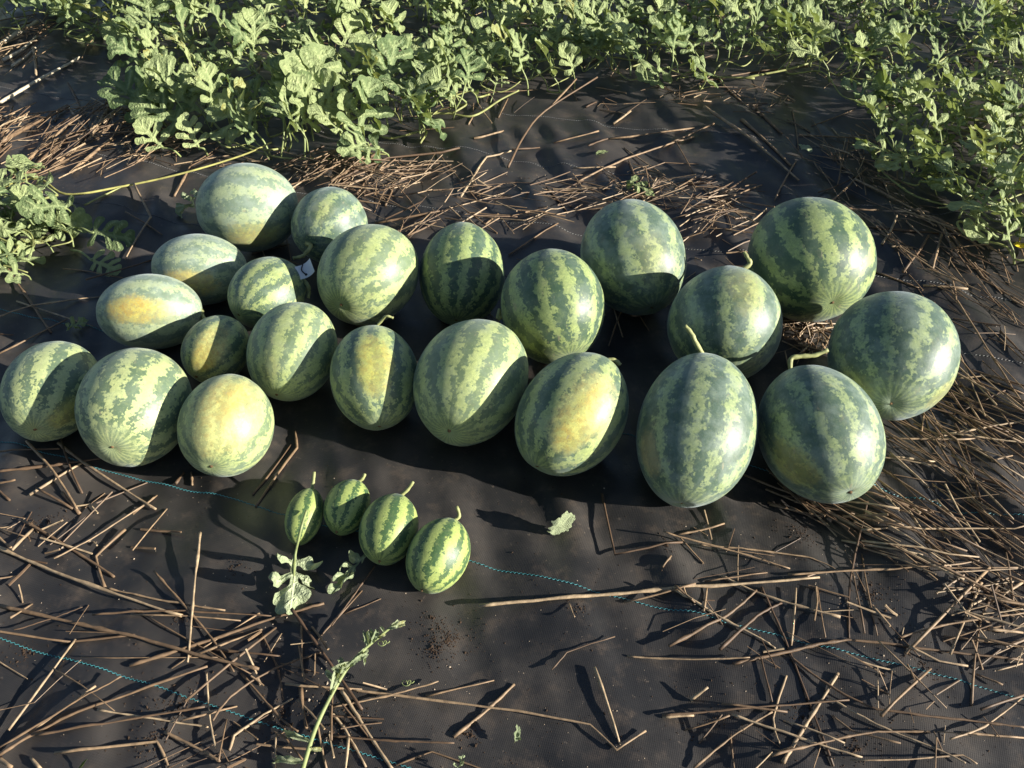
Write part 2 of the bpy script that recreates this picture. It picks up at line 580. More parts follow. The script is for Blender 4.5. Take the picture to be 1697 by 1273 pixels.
MELONS = [
    ('M1', -0.795, 2.3918, 0.1314, 1.1522, 3.345, 0.0556, 11, 'waxy', [(425, 395, 0.36, 0.75, YEL)], "largest watermelon of the left group, at its back under the lobed leaves"),
    ('M2', -0.5407, 2.3206, 0.109, 1.0837, 1.104, 0.0207, 12, 'soft', [(535, 350, 0.25, 0.22, YEL)], "round watermelon with a curled stem, right of the backmost left melon"),
    ('M3', -0.8745, 2.1137, 0.1008, 1.2741, 3.296, 0.1565, 13, 'waxy', [(310, 470, 0.36, 0.75, ORA)], "pale oval watermelon with an orange lower patch, half shaded, behind the orange-spotted one"),
    ('M4', -0.6562, 1.9824, 0.0941, 1.1871, 4.161, -0.0343, 12, 'mid', [], "small striped watermelon half in shadow, just left of the white tag"),
    ('M5', -0.9388, 1.8876, 0.0985, 1.3393, 3.323, 0.1235, 10, 'waxy', [(214, 514, 0.36, 1.0, ORA), (260, 520, 0.3, 0.4, YEL)], "pale grey-green oval watermelon with a big orange spot facing the camera"),
    ('M6', -0.7416, 1.761, 0.0787, 1.1573, 4.270, -0.2907, 11, 'mid', [(342, 585, 0.5, 0.9, CRM), (335, 600, 0.4, 0.6, ORA)], "smallest of the big-group watermelons, left half yellow, right half shaded"),
    ('M7', -0.3889, 2.0321, 0.1315, 1.13, 4.309, -0.0545, 13, 'pale', [], "pale mottled watermelon right of the white tag, blossom end facing lower left"),
    ('M8', -0.1383, 2.0707, 0.1188, 1.2367, 4.614, -0.4691, 12, 'bold', [], "striped watermelon in the back row right of the pale mottled one"),
    ('M9', 0.1039, 1.8631, 0.1335, 1.1127, 5.031, -0.4705, 12, 'bold', [(880, 575, 0.4, 0.4, (0.2, 0.2, 0.04))], "dark watermelon with bold jagged stripes in the middle of the arrangement"),
    ('M10', 0.3329, 2.0788, 0.143, 1.1522, 5.002, -0.4357, 12, 'soft', [(1085, 440, 0.35, 0.25, YEL)], "backmost round watermelon at centre right, its lower third shaded"),
    ('M11', 0.534, 1.7971, 0.1407, 1.033, 4.672, -0.3595, 11, 'soft', [(1235, 475, 0.30, 0.35, YEL)], "round watermelon with a curled stem, in front of the backmost right melon"),
    ('M12', 0.7992, 2.0379, 0.1601, 1.0816, 4.842, -0.1592, 12, 'bold', [], "big dark green watermelon at the back right of the arrangement"),
    ('M13', 0.9056, 1.6672, 0.1434, 1.1797, 4.413, -0.1118, 12, 'soft', [(1560, 655, 0.26, 0.55, YEL), (1420, 640, 0.3, 0.5, (0.32, 0.32, 0.06))], "rightmost watermelon, star-shaped blossom end at its bottom"),
    ('M14', -1.0844, 1.5922, 0.1066, 1.2439, 4.785, -0.0541, 12, 'chunky', [(105, 690, 0.34, 0.7, (0.42, 0.38, 0.05))], "leftmost watermelon, cut by the photo's edge, half shaded"),
    ('M15', -0.8577, 1.5144, 0.1239, 1.1567, 4.686, 0.0414, 12, 'chunky', [], "large mottled watermelon second from the left in the front row"),
    ('M16', -0.6369, 1.4563, 0.1036, 1.1302, 4.630, -0.1572, 12, 'pale', [(365, 700, 0.75, 0.80, CRM), (385, 665, 0.26, 0.45, ORA)], "cream and yellow watermelon in the front row left of the small ones"),
    ('M17', -0.537, 1.7179, 0.1067, 1.2094, 4.510, -0.3456, 13, 'pale', [(440, 610, 0.3, 0.3, CRM)], "pale striped watermelon behind the cream and yellow one"),
    ('M18', -0.3256, 1.6207, 0.1061, 1.2215, 4.886, -0.4393, 12, 'mid', [(620, 600, 0.36, 0.8, YEL)], "dark striped watermelon mostly in shade with a thin yellow sunlit sliver"),
    ('M19', -0.094, 1.592, 0.132, 1.239, 4.418, -0.1275, 12, 'pale', [], "large pale-striped watermelon at the centre, brown blossom scar in view"),
    ('M20', 0.1332, 1.4659, 0.1194, 1.2401, 4.061, -0.4178, 11, 'mid', [(965, 690, 0.42, 0.85, CRM), (960, 700, 0.3, 0.7, YEL)], "watermelon with a broad yellow sunlit belly, front row centre"),
    ('M21', 0.3994, 1.4138, 0.1292, 1.3717, 4.419, -0.4112, 11, 'soft', [(1075, 760, 0.25, 0.7, (0.40, 0.28, 0.12))], "tall oval blue-green watermelon with an upright stem, front row right"),
    ('M22', 0.6741, 1.421, 0.1319, 1.2219, 4.925, -0.1918, 12, 'soft', [(1320, 780, 0.32, 0.65, (0.40, 0.34, 0.05))], "front row watermelon at the far right with a long bent stem"),
    ('S1', -0.437, 1.2522, 0.0394, 1.6077, 4.562, -0.3572, 8, 'young', [], "narrowest of the four small watermelons, leftmost in their row"),
    ('S2', -0.3484, 1.2717, 0.0478, 1.3144, 4.449, -0.2231, 10, 'young', [], "second small watermelon from the left, highest in the row of four"),
    ('S3', -0.2517, 1.2037, 0.0606, 1.3067, 4.547, -0.1417, 9, 'young', [], "third small watermelon from the left in the row of four"),
    ('S4', -0.147, 1.1382, 0.0621, 1.2878, 4.318, -0.2941, 10, 'young', [], "rightmost and nearest of the four small watermelons, on the turquoise thread"),
]
# visible stems: pixel way-points from the stem end outward, with depth offsets in metres
STEMS = {
    'M1': None, 'M2': [(515, 408, -.01), (505, 422, -.02), (497, 426, -.025), (485, 428, -.03)],
    'M4': [(508, 470, 0), (512, 482, 0), (511, 494, 0.0)],
    'M5': [(338, 528, 0), (346, 532, 0)],
    'M11': [(1238, 452, 0.0), (1241, 440, 0), (1239, 428, 0.0), (1233, 417, 0)],
    'M18': [(628, 542, 0), (632, 532, -.01), (640, 524, -.02), (652, 527, -.02)],
    'M20': [(993, 600, 0), (1008, 597, 0), (1020, 598, 0), (1028, 605, 0)],
    'M21': [(1157, 590, 0), (1154, 570, -.005), (1146, 553, -.01), (1135, 540, -.01)],
    'M22': [(1305, 608, 0), (1310, 597, 0), (1325, 591, 0), (1350, 589, 0), (1372, 580, 0)],
    'S1': [(517, 812, 0), (519, 800, 0), (521, 782, 0)],
    'S2': [(597, 800, 0), (601, 793, 0), (605, 785, 0)],
    'S3': [(668, 822, 0), (676, 811, 0), (685, 798, 0)],
    'S4': [(762, 866, 0), (761, 855, 0), (757, 839, 0)],
    'M9': [(830, 525, 0.0), (828, 512, 0.0)],
}


def hit_local(px, py, c, Rm, a, e):
    """unit local direction where the sight line meets the melon"""
    o = Rm.T @ (C_POS - c)
    d = Rm.T @ ray(px, py)
    s = np.array([1 / a, 1 / a, 1 / (a * e)])
    o = o * s
    d = d * s
    A, B, Cc = d @ d, 2 * o @ d, o @ o - 1
    disc = B * B - 4 * A * Cc
    t = (-B - math.sqrt(max(disc, 0))) / (2 * A)
    p = o + d * t
    return p / np.linalg.norm(p)


def make_melon(i, spec):
    key, X, Y, a, e, yaw, tilt, ns, style, spots, label = spec
    small = key[0] == 'S'
    ax = np.array([math.cos(tilt) * math.cos(yaw), math.cos(tilt) * math.sin(yaw), math.sin(tilt)])
    side = np.cross([0, 0, 1.0], ax)
    side /= np.linalg.norm(side)
    up = np.cross(ax, side)
    Rm = np.stack([side, up, ax], 1)
    hz = a * math.sqrt(1 + (e * e - 1) * ax[2] ** 2) - 0.004
    g0 = gz(X, Y)
    c = np.array([X, Y, hz + g0])
    root = new_obj("watermelon", None)
    root.empty_display_size = 0.05
    root.location = (X, Y, g0)
    tag(root, label, "watermelon", "young melons lying in a short row" if small else "melons laid out on the fabric")
    # rind
    nu, nw = 72, 48
    sd = i * 13.7
    verts, faces = [], []
    rr = np.random.default_rng(100 + i)
    ph = rr.uniform(0, 6.28, 6)
    for j in range(nw + 1):
        v = math.pi * j / nw
        for k in range(nu):
            th = 2 * math.pi * k / nu
            d = np.array([math.sin(v) * math.cos(th), math.sin(v) * math.sin(th), math.cos(v)])
            bump = 1 + 0.018 * math.sin(2 * th + ph[0]) * math.sin(v) + 0.012 * math.sin(3 * th + ph[1]) * math.sin(v) + 0.016 * math.sin(2 * v + ph[2]) * math.cos(th + ph[3])
            bump += 0.0022 * math.cos(ns * th + ph[4]) * math.sin(v)
            dent = 1 - 0.035 * math.exp(-(v / 0.16) ** 2) - 0.05 * math.exp(-((math.pi - v) / 0.2) ** 2) * (0 if small else 1)
            p = d * bump * dent * a
            p[2] *= e
            if small:
                p[:2] *= 1 - 0.10 * max(0, -d[2]) ** 3
            verts.append(p)
    for j in range(nw):
        for k in range(nu):
            k2 = (k + 1) % nu
            faces.append((j * nu + k, (j + 1) * nu + k, (j + 1) * nu + k2, j * nu + k2))
    sp = [(hit_local(px, py, c, Rm, a, e), rad, stg, colr) for px, py, rad, stg, colr in spots]
    mat = rind_material("rind", a, e, ns, sd, style, sp)
    rind = new_obj("rind", mesh_from("rind", verts, faces, mat), root)
    M4 = Matrix.Identity(4)
    for q in range(3):
        for w in range(3):
            M4[q][w] = Rm[q, w]
    M4.translation = Vector((0, 0, hz))
    rind.matrix_local = M4
    # blossom scar
    sv, sf = [], []
    pole = c + ax * a * e * 0.966
    rs = 0.0055 if not small else 0.0035
    for k in range(9):
        th = 2 * math.pi * k / 9
        q = rs * (0.8 + 0.35 * rr.random())
        sv.append(pole + side * q * math.cos(th) + up * q * math.sin(th) - ax * 0.001)
    for k in range(9):
        th = 2 * math.pi * k / 9
        q = rs * 0.45
        sv.append(pole + side * q * math.cos(th) + up * q * math.sin(th) + ax * (0.0022 if not small else 0.004))
    sf = [(k, (k + 1) % 9, 9 + (k + 1) % 9, 9 + k) for k in range(9)] + [tuple(range(9, 18))]
    base = np.array([X, Y, g0])
    new_obj("blossom_scar", mesh_from("blossom_scar", [v - base for v in sv], sf, M_SCAR), root)
    # stem
    way = STEMS.get(key)
    if way:
        sp0 = c - ax * a * e * (0.93 if not small else 0.97)
        dep = (sp0 - C_POS) @ C_F
        pts = [sp0] + [at_depth(px, py, dep + dd) for px, py, dd in way[1:]]
        if key in ('M2', 'M4', 'M5', 'M9'):
            pts = [at_depth(px, py, (c - C_POS) @ C_F + dd - (0.0 if key != 'M2' else 0.085)) for px, py, dd in way]
            pts = [sp0] + pts
        pts = spline(pts, 5)
        n = len(pts)
        r0 = (0.0038 if key == 'M18' else 0.0062) if not small else 0.0042
        rad = [r0 * (1.5 - 1.2 * min(1, t / n * 4)) if t / n < 0.18 else r0 * (1.0 - 0.25 * t / n + 0.10 * math.sin(t * 1.7)) for t in range(n)]
        tv, tf = [], []
        tube(tv, tf, [p - base for p in pts], rad, 8)
        new_obj("stem", mesh_from("stem", tv, tf, M_STEM), root)
    return root


for i, spec in enumerate(MELONS):
    make_melon(i, spec)


# ------------------------------------------------------------------ leaves
def contour_mesh(field, x0, x1, y0, y1, cell):
    nx = int((x1 - x0) / cell) + 1
    ny = int((y1 - y0) / cell) + 1
    xs = x0 + cell * np.arange(nx)
    ys = y0 + cell * np.arange(ny)
    X, Y = np.meshgrid(xs, ys)
    Fv = field(X, Y)
    verts, key, faces = [], {}, []

    def vid(i, j):
        k = (i, j)
        if k not in key:
            key[k] = len(verts)
            verts.append((xs[i], ys[j]))
        return key[k]

    def eid(p, q):
        k = (min(p, q), max(p, q))
        if k not in key:
            fa, fb = Fv[p[1], p[0]], Fv[q[1], q[0]]
            t = fa / (fa - fb)
            key[k] = len(verts)
            verts.append((xs[p[0]] * (1 - t) + xs[q[0]] * t, ys[p[1]] * (1 - t) + ys[q[1]] * t))
        return key[k]

    for j in range(ny - 1):
        for i in range(nx - 1):
            for tri in (((i, j), (i + 1, j), (i + 1, j + 1)), ((i, j), (i + 1, j + 1), (i, j + 1))):
                ins = [Fv[p[1], p[0]] > 0 for p in tri]
                if not any(ins):
                    continue
                poly = []
                for k in range(3):
                    p, q = tri[k], tri[(k + 1) % 3]
                    if ins[k]:
                        poly.append(vid(*p))
                    if ins[k] != ins[(k + 1) % 3]:
                        poly.append(eid(p, q))
                if len(set(poly)) >= 3:
                    faces.append(tuple(poly))
    return np.array(verts), faces


def capsule(X, Y, ax, ay, bx, by, ra, rb):
    dx, dy = bx - ax, by - ay
    t = np.clip(((X - ax) * dx + (Y - ay) * dy) / (dx * dx + dy * dy), 0, 1)
    d = np.hypot(X - ax - t * dx, Y - ay - t * dy)
    return ra + (rb - ra) * t - d, d


def leaf_blade(seed, fat=1.0, cell=0.036, depth=0):
    """lobed melon leaf, length 1 along +Y; returns xy verts, faces, vein value"""
    r = random.Random(seed)
    segs = [(0, -0.02, 0, 0.90, 0.030 * fat, 0.090 * fat)]
    for (t, ang, ln) in ((0.10, 78, 0.36), (0.30, 60, 0.46), (0.54, 50, 0.33), (0.74, 42, 0.18)):
        for s in (-1, 1):
            A = math.radians(ang + r.uniform(-9, 9))
            L = ln * r.uniform(0.82, 1.12)
            y0 = t + r.uniform(-0.03, 0.03) + s * 0.035
            ex, ey = s * math.sin(A) * L, y0 + math.cos(A) * L
            segs.append((0, y0, ex, ey, 0.030 * fat, 0.085 * fat * r.uniform(0.85, 1.15)))
            if L > 0.26:
                for q, bend in ((0.58, 50), (0.62, -48)):
                    B = A + math.radians(bend + r.uniform(-8, 8))
                    l2 = L * r.uniform(0.24, 0.36) * (1 - 0.24 * depth)
                    mx, my = s * math.sin(A) * L * q, y0 + math.cos(A) * L * q
                    segs.append((mx, my, mx + s * math.sin(B) * l2, my + math.cos(B) * l2, 0.028 * fat, 0.060 * fat))

    def field(X, Y):
        f = None
        for s in segs:
            v, _ = capsule(X, Y, *s)
            if f is None:
                f = v
            else:
                k = 0.022
                h = np.clip(0.5 + 0.5 * (v - f) / k, 0, 1)
                f = f * (1 - h) + v * h + k * h * (1 - h)
        return f

    xy, faces = contour_mesh(field, -0.66, 0.66, -0.16, 1.06, cell)
    edges = {tuple(sorted((f[k], f[(k + 1) % len(f)]))) for f in faces for k in range(len(f))}
    if len(xy) - len(edges) + len(faces) < 1 and depth < 4:      # lobes closed into a ring: shorten the side lobes
        return leaf_blade(seed, fat * 0.985, cell, depth + 1)
    vein = np.zeros(len(xy))
    for s in segs:
        _, d = capsule(xy[:, 0], xy[:, 1], *s)
        vein = np.maximum(vein, np.clip(1 - d / 0.030, 0, 1))
    return xy, faces, vein


def shape_blade(xy, seed, fold, droop, ruffle, twist=0.0):
    x, y = xy[:, 0], xy[:, 1]
    d = droop if abs(droop) > 1e-3 else 1e-3
    z = fold * np.abs(x) - 0.45 * fold * x * x * 2
    z = z + ruffle * (vnoise(x * 4.5 + 60, y * 4.5 + 60, seed) * (0.25 + 1.2 * np.abs(x)) + 0.45 * vnoise(x * 11 + 20, y * 11 + 20, seed + 1) * np.abs(x))
    z = z + twist * x * y
    ang = d * y
    Y = np.sin(ang) / d - z * (-np.sin(ang)) * 1.0
    Z = -(1 - np.cos(ang)) / d + z * np.cos(ang)
    return np.stack([x * (1 - 0.15 * fold), Y, Z], 1)


def add_vein(me, values):
    at = me.attributes.new("vein", 'FLOAT', 'POINT')
    at.data.foreach_set("value", np.asarray(values, float))


def leaf_variant(seed, mat, fat, fold, droop, ruffle, pet_len, rise, pitch, cell=0.042, bushy=False):
    """leaf with its petiole; origin at the node on the runner, blade length 1"""
    xy, faces, vein = leaf_blade(seed, fat, cell)
    P = shape_blade(xy, seed, fold, droop, ruffle, random.Random(seed).uniform(-0.5, 0.5))
    end = np.array([0, pet_len * math.cos(rise), pet_len * math.sin(rise)])
    cp, spn = math.cos(pitch), math.sin(pitch)
    B = np.stack([P[:, 0], P[:, 1] * cp - P[:, 2] * spn, P[:, 1] * spn + P[:, 2] * cp], 1) + end
    verts = [tuple(v) for v in B]
    fl = [tuple(f) for f in faces]
    nb = len(fl)
    tv, tf = [], []
    midp = end * 0.5 + np.array([0, -0.08, 0.07]) * pet_len
    tube(tv, tf, spline([np.array([0, 0, 0.0]), midp, end + np.array([0, 0.03 * cp, 0.03 * spn])], 3), [0.026, 0.023, 0.021, 0.02, 0.019, 0.019, 0.018], 5)
    off = len(verts)
    verts += [tuple(v) for v in tv]
    fl += [tuple(q + off for q in f) for f in tf]
    me = mesh_from("leaf", verts, fl, [mat, M_PETIOLE], True, [0] * nb + [1] * (len(fl) - nb))
    add_vein(me, list(vein) + [1.0] * len(tv))
    return me


LEAF_UP = [leaf_variant(300 + k, M_LEAF, random.uniform(0.92, 1.2), random.uniform(0.1, 0.45), random.uniform(0.2, 1.0), random.uniform(0.10, 0.20),
                        random.uniform(0.40, 0.75), math.radians(random.uniform(45, 75)), math.radians(random.uniform(35, 80))) for k in range(9)]
LEAF_LOW = [leaf_variant(400 + k, M_LEAF, random.uniform(0.95, 1.25), random.uniform(0.0, 0.4), random.uniform(0.3, 1.3), random.uniform(0.12, 0.24),
                         random.uniform(0.35, 0.7), math.radians(random.uniform(25, 60)), math.radians(random.uniform(5, 50))) for k in range(9)]
LEAF_FLAT = [leaf_variant(450 + k, M_LEAF, random.uniform(1.1, 1.35), random.uniform(0.0, 0.25), random.uniform(0.1, 0.7), random.uniform(0.10, 0.18),
                          random.uniform(0.35, 0.6), math.radians(random.uniform(35, 60)), math.radians(random.uniform(-15, 15))) for k in range(6)]
LEAF_NARROW = [leaf_variant(500 + k, M_LEAF, random.uniform(0.68, 0.85), random.uniform(0.1, 0.6), random.uniform(0.4, 1.5), random.uniform(0.15, 0.30),
                            random.uniform(0.35, 0.8), math.radians(random.uniform(30, 70)), math.radians(random.uniform(15, 65))) for k in range(6)]


def frame_from(p0, p1, up_hint):
    """matrix whose +Y runs p0 -> p1, length scaled"""
    y = np.asarray(p1, float) - np.asarray(p0, float)
    L = np.linalg.norm(y)
    y = y / L
    x = np.cross(y, up_hint)
    x /= np.linalg.norm(x)
    z = np.cross(x, y)
    m = Matrix.Identity(4)
    for r_ in range(3):
        m[r_][0], m[r_][1], m[r_][2] = x[r_] * L, y[r_] * L, z[r_] * L
    m.translation = Vector(p0)
    return m


def scrap_blade(seed, wide):
    """torn piece of a leaf: one rounded lobe with a nibbled margin"""
    def field(X, Y):
        th = np.arctan2(X, Y - 0.5)
        return 1 - np.hypot(X / (0.36 * wide), (Y - 0.5) / 0.5) + 0.16 * vnoise(th * 4 + 40, X * 0 + seed, 31) + 0.07 * vnoise(th * 11 + 40, X * 0 + seed, 32)
    xy, faces = contour_mesh(field, -0.7, 0.7, -0.15, 1.15, 0.045)
    return xy, faces, np.clip(1 - np.abs(xy[:, 0]) / 0.03, 0, 1)


def blade_mesh(seed, mat, fat, fold, droop, ruffle, cell=0.034):
    xy, faces, vein = leaf_blade(seed, fat, cell) if fat < 1.4 else scrap_blade(seed, fat - 0.7)
    P = shape_blade(xy, seed, fold, droop, ruffle)
    me = mesh_from("leaf", P, [tuple(f) for f in faces], mat)
    add_vein(me, vein)
    return me


BLADES = [blade_mesh(600 + k, M_LEAF, random.uniform(1.0, 1.25), random.uniform(0.1, 0.3), random.uniform(-0.2, 0.4), random.uniform(0.08, 0.15)) for k in range(6)]


def vine(label, px_root, polys, n_target, size, spacing, lift, mix, group="vines growing on the fabric", gap=-0.5, flat=False):
    """one plant: runners threaded through the leaf nodes, every leaf an object of its own"""
    r0 = gp(*px_root)
    base = np.array([r0[0], r0[1], gz(r0[0], r0[1])])
    root = new_obj("watermelon_vine", None)
    root.location = tuple(base)
    root.empty_display_size = 0.08
    tag(root, label, "vine", group)
    # nodes spread through the ground polygon
    nodes = []
    xs = [p[0] for pl in polys for p in pl]
    ys = [p[1] for pl in polys for p in pl]
    wp = [[tuple(gp(*p)[:2]) for p in pl] for pl in polys]
    wx = [p[0] for pl in wp for p in pl]
    wy = [p[1] for pl in wp for p in pl]
    tries = 0
    while len(nodes) < n_target and tries < n_target * 60:
        tries += 1
        x, y = random.uniform(min(wx), max(wx)), random.uniform(min(wy), max(wy))
        if not any(inside(pl, x, y) for pl in wp):
            continue
        # leave uneven gaps
        if float(vnoise(x / 0.38 + 30, y / 0.38 + 30, 21)) < gap:
            continue
        if any((x - a) ** 2 + (y - b) ** 2 < spacing * spacing for a, b in nodes):
            continue
        nodes.append((x, y))
    # chain the nodes into runners
    left = list(nodes)
    chains = []
    while left:
        cur = [left.pop(random.randrange(len(left)))]
        while left and len(cur) < 9:
            a = cur[-1]
            j = min(range(len(left)), key=lambda q: (left[q][0] - a[0]) ** 2 + (left[q][1] - a[1]) ** 2)
            if math.dist(left[j], a) > spacing * 3.2:
                break
            cur.append(left.pop(j))
        chains.append(cur)
    for ch in chains:
        if len(ch) < 3:
            continue
        pts = [np.array([x, y, gz(x, y) + random.uniform(0.012, 0.055)]) - base for x, y in ch]
        tv, tf = [], []
        sp = spline(pts, 5)
        tube(tv, tf, sp, [0.0042 - 0.0022 * k / len(sp) for k in range(len(sp))], 6)
        new_obj("runner", mesh_from("runner", tv, tf, M_RUNNER), root)
    heads = []
    for x, y in nodes:
        kind = LEAF_FLAT if flat else random.choices((LEAF_UP, LEAF_LOW, LEAF_NARROW), mix)[0]
        o = new_obj("leaf", random.choice(kind), root)
        s = random.uniform(*size)
        o.location = (x - base[0], y - base[1], gz(x, y) + random.uniform(*lift) - base[2])
        # blades turn their upper face to the light
        face = SUN_AZ + math.pi - math.pi / 2 + random.gauss(0, 0.9)
        tilt_m = Matrix.Rotation(abs(random.gauss(0.32, 0.25)), 3, Vector((-math.sin(SUN_AZ), math.cos(SUN_AZ), 0)))
        spin_m = Matrix.Rotation(face, 3, 'Z') @ Matrix.Rotation(random.gauss(0, 0.2), 3, 'X') @ Matrix.Rotation(random.gauss(0, 0.25), 3, 'Y')
        o.rotation_euler = (tilt_m @ spin_m).to_euler()
        o.scale = (s * random.uniform(0.85, 1.1), s, s)
    # tendrils
    for k in range(max(2, n_target // 25)):
        x, y = random.choice(nodes)
        p = np.array([x, y, gz(x, y) + 0.03]) - base
        az = random.uniform(0, 6.28)
        L = random.uniform(0.05, 0.13)
        q = []
        for t in range(26):
            u = t / 25
            rad_ = 0.008 * max(0, u - 0.45)
            q.append(p + np.array([math.cos(az), math.sin(az), 0.25]) * L * min(u, 0.75) + 2.2 * rad_ * np.array([math.cos(u * 26), math.sin(u * 26), 0.6 * math.sin(u * 26)]))
        tv, tf = [], []
        tube(tv, tf, q, 0.0011, 4)
        new_obj("tendril", mesh_from("tendril", tv, tf, M_PETIOLE), root)
    return root, base


def add_blade(root, base, px0, px1, depth0, depth1, k, hint, foot=None):
    """a large leaf whose base and tip are seen at known pixels and distances"""
    p0 = at_depth(px0[0], px0[1], depth0)
    p1 = at_depth(px1[0], px1[1], depth1)
    o = new_obj("leaf", BLADES[k % len(BLADES)], root)
    m = frame_from(p0 - base, p1 - base, np.array(hint, float))
    o.matrix_local = m
    if foot is not None:
        f = gp(*foot)
        f[2] = gz(f[0], f[1]) + 0.01
        tv, tf = [], []
        mid = (p0 + f) / 2 + np.array([0.01, -0.01, 0.015])
        tube(tv, tf, [q - base for q in spline([f, mid, p0, p0 + (p1 - p0) * 0.08], 4)], 0.0034, 6)
        new_obj("petiole", mesh_from("petiole", tv, tf, M_PETIOLE), root)


def depth_at(px, py):
    return float((gp(px, py) - C_POS) @ C_F)


v1, b1 = vine("leafy watermelon vine with big upright lobed leaves behind the left melons", (470, 240),
              [[(250, 215), (330, 235), (420, 262), (560, 272), (650, 262), (700, 240), (770, 205), (760, 120), (560, 80), (380, 90), (240, 130)]],
              120, (0.12, 0.18), 0.070, (0.0, 0.06), (6, 3, 3), gap=-0.6)
UPR = (0.45, -0.8, 0.35)
for (p0, p1, ft, k) in (((488, 165), (505, 82), (470, 250), 0), ((505, 175), (535, 75), (520, 240), 1), ((470, 200), (455, 130), (465, 262), 2),
                        ((595, 225), (612, 130), (598, 262), 3), ((420, 215), (345, 165), (450, 262), 4), ((500, 205), (560, 170), (505, 268), 5),
                        ((640, 150), (655, 60), (640, 200), 1), ((560, 215), (540, 150), (565, 255), 4)):
    d = depth_at(*ft) - 0.03
    add_blade(v1, b1, p0, p1, d, d + 0.05, k, UPR, ft)
# sprays reaching out to the left over the fabric
for (p0, p1, ft, k) in (((258, 190), (170, 112), (300, 215), 2), ((300, 205), (215, 160), (340, 225), 0), ((330, 185), (240, 100), (345, 210), 5),
                        ((270, 245), (225, 200), (300, 262), 3), ((330, 245), (300, 190), (345, 262), 1)):
    d = depth_at(*ft) - 0.04
    add_blade(v1, b1, p0, p1, d, d - 0.02, k, (0.35, -0.55, 0.75), ft)

vine("far left watermelon vine with dark rounded leaves at the top edge", (120, 60),
     [[(-60, 72), (60, 62), (170, 92), (240, 110), (330, 90), (330, -25), (-140, -25)]], 360, (0.13, 0.20), 0.080, (0.0, 0.09), (5, 5, 1), gap=-0.75)
vine("watermelon vine filling the top edge above the big upright leaves", (500, 40),
     [[(330, 88), (470, 75), (620, 70), (720, 90), (760, 60), (740, -70), (330, -70)]], 150, (0.13, 0.20), 0.095, (0.0, 0.10), (6, 3, 2))
vine("watermelon vine in front of the bare fabric gap, top centre", (850, 130),
     [[(700, 215), (760, 205), (830, 165), (930, 160), (1000, 130), (1010, 60), (980, 20), (780, 30), (740, 110)]], 120, (0.11, 0.165), 0.070, (0.0, 0.07), (5, 3, 4), gap=-0.65)
vine("watermelon vine along the top edge right of centre", (950, 10),
     [[(740, 30), (1010, 30), (1060, -10), (1080, -90), (720, -90)]], 125, (0.13, 0.20), 0.110, (0.0, 0.10), (6, 3, 2))
vine("watermelon vine sprawling over straw, upper right of centre", (1150, 110),
     [[(1010, 140), (1060, 165), (1130, 170), (1200, 150), (1300, 130), (1320, 60), (1280, -20), (1080, -60), (1020, 40)]], 160, (0.11, 0.17), 0.080, (0.0, 0.09), (4, 5, 3), gap=-0.65)
v7, b7 = vine("bluish green watermelon vine in the upper right corner", (1500, 120),
              [[(1300, 140), (1400, 175), (1480, 225), (1560, 235), (1780, 250), (1900, 60), (1700, -60), (1290, -60)]], 280, (0.10, 0.165), 0.070, (0.0, 0.14), (5, 4, 4), gap=-0.75)
v8, b8 = vine("watermelon vine spilling over the fabric at the right edge", (1600, 300),
              [[(1440, 225), (1440, 290), (1530, 345), (1590, 410), (1640, 440), (1760, 470), (1860, 300), (1700, 225), (1560, 215)]], 180, (0.10, 0.16), 0.058, (0.0, 0.10), (4, 5, 4), gap=-0.75)
v9, b9 = vine("low watermelon vine with round-lobed leaves at the left edge", (60, 400),
              [[(-60, 330), (60, 322), (125, 350), (150, 395), (110, 430), (60, 470), (-60, 480)]], 62, (0.10, 0.15), 0.058, (0.0, 0.05), (0, 1, 0), gap=-2, flat=True)
for (p0, p1, ft, k) in (((50, 425), (42, 482), (60, 415), 0), ((25, 390), (-10, 420), (50, 400), 1), ((70, 360), (150, 372), (60, 370), 4),
                        ((60, 350), (20, 310), (70, 372), 3), ((150, 385), (220, 392), (120, 385), 2), ((150, 430), (200, 450), (120, 420), 5)):
    d = depth_at(*ft) - 0.07
    add_blade(v9, b9, p0, p1, d, d - 0.02, k, (0.3, -0.5, 0.8), ft)


def long_runner(root, base, pts, r, mat):
    w = []
    for px, py, z in pts:
        q = gp(px, py, z)
        q[2] = max(z, gz(q[0], q[1]) + r)
        w.append(q - base)
    tv, tf = [], []
    sp = spline(w, 6)
    tube(tv, tf, sp, [r * (1.0 - 0.35 * k / len(sp)) for k in range(len(sp))], 8)
    new_obj("runner", mesh_from("runner", tv, tf, mat), root)


long_runner(v9, b9, [(-20, 318, .04), (60, 296, .05), (110, 322, .04), (200, 310, .03), (300, 288, .035), (400, 258, .05), (450, 236, .07)], 0.0044, M_RUNNER_YELLOW)
long_runner(v9, b9, [(140, 340, .03), (170, 325, .03), (205, 308, .03)], 0.0035, M_RUNNER)
long_runner(v1, b1, [(330, 170, .05), (360, 210, .03), (395, 240, .02), (470, 262, .01), (560, 262, .02)], 0.005, M_RUNNER)
long_runner(v1, b1, [(690, 190, .02), (740, 188, .02), (785, 192, .02), (830, 165, .03), (860, 150, .05)], 0.005, M_RUNNER)
long_runner(v7, b7, [(1520, 130, .10), (1560, 100, .13), (1620, 60, .17)], 0.005, M_RUNNER)
long_runner(v7, b7, [(1230, 130, .03), (1340, 105, .06), (1450, 50, .09), (1560, 30, .1)], 0.0045, M_RUNNER)
long_runner(v8, b8, [(1450, 270, .02), (1480, 300, .02), (1530, 330, .02), (1620, 345, .02), (1697, 320, .03)], 0.004, M_RUNNER)
long_runner(v8, b8, [(1600, 330, .05), (1640, 300, .08), (1700, 240, .1)], 0.004, M_RUNNER)

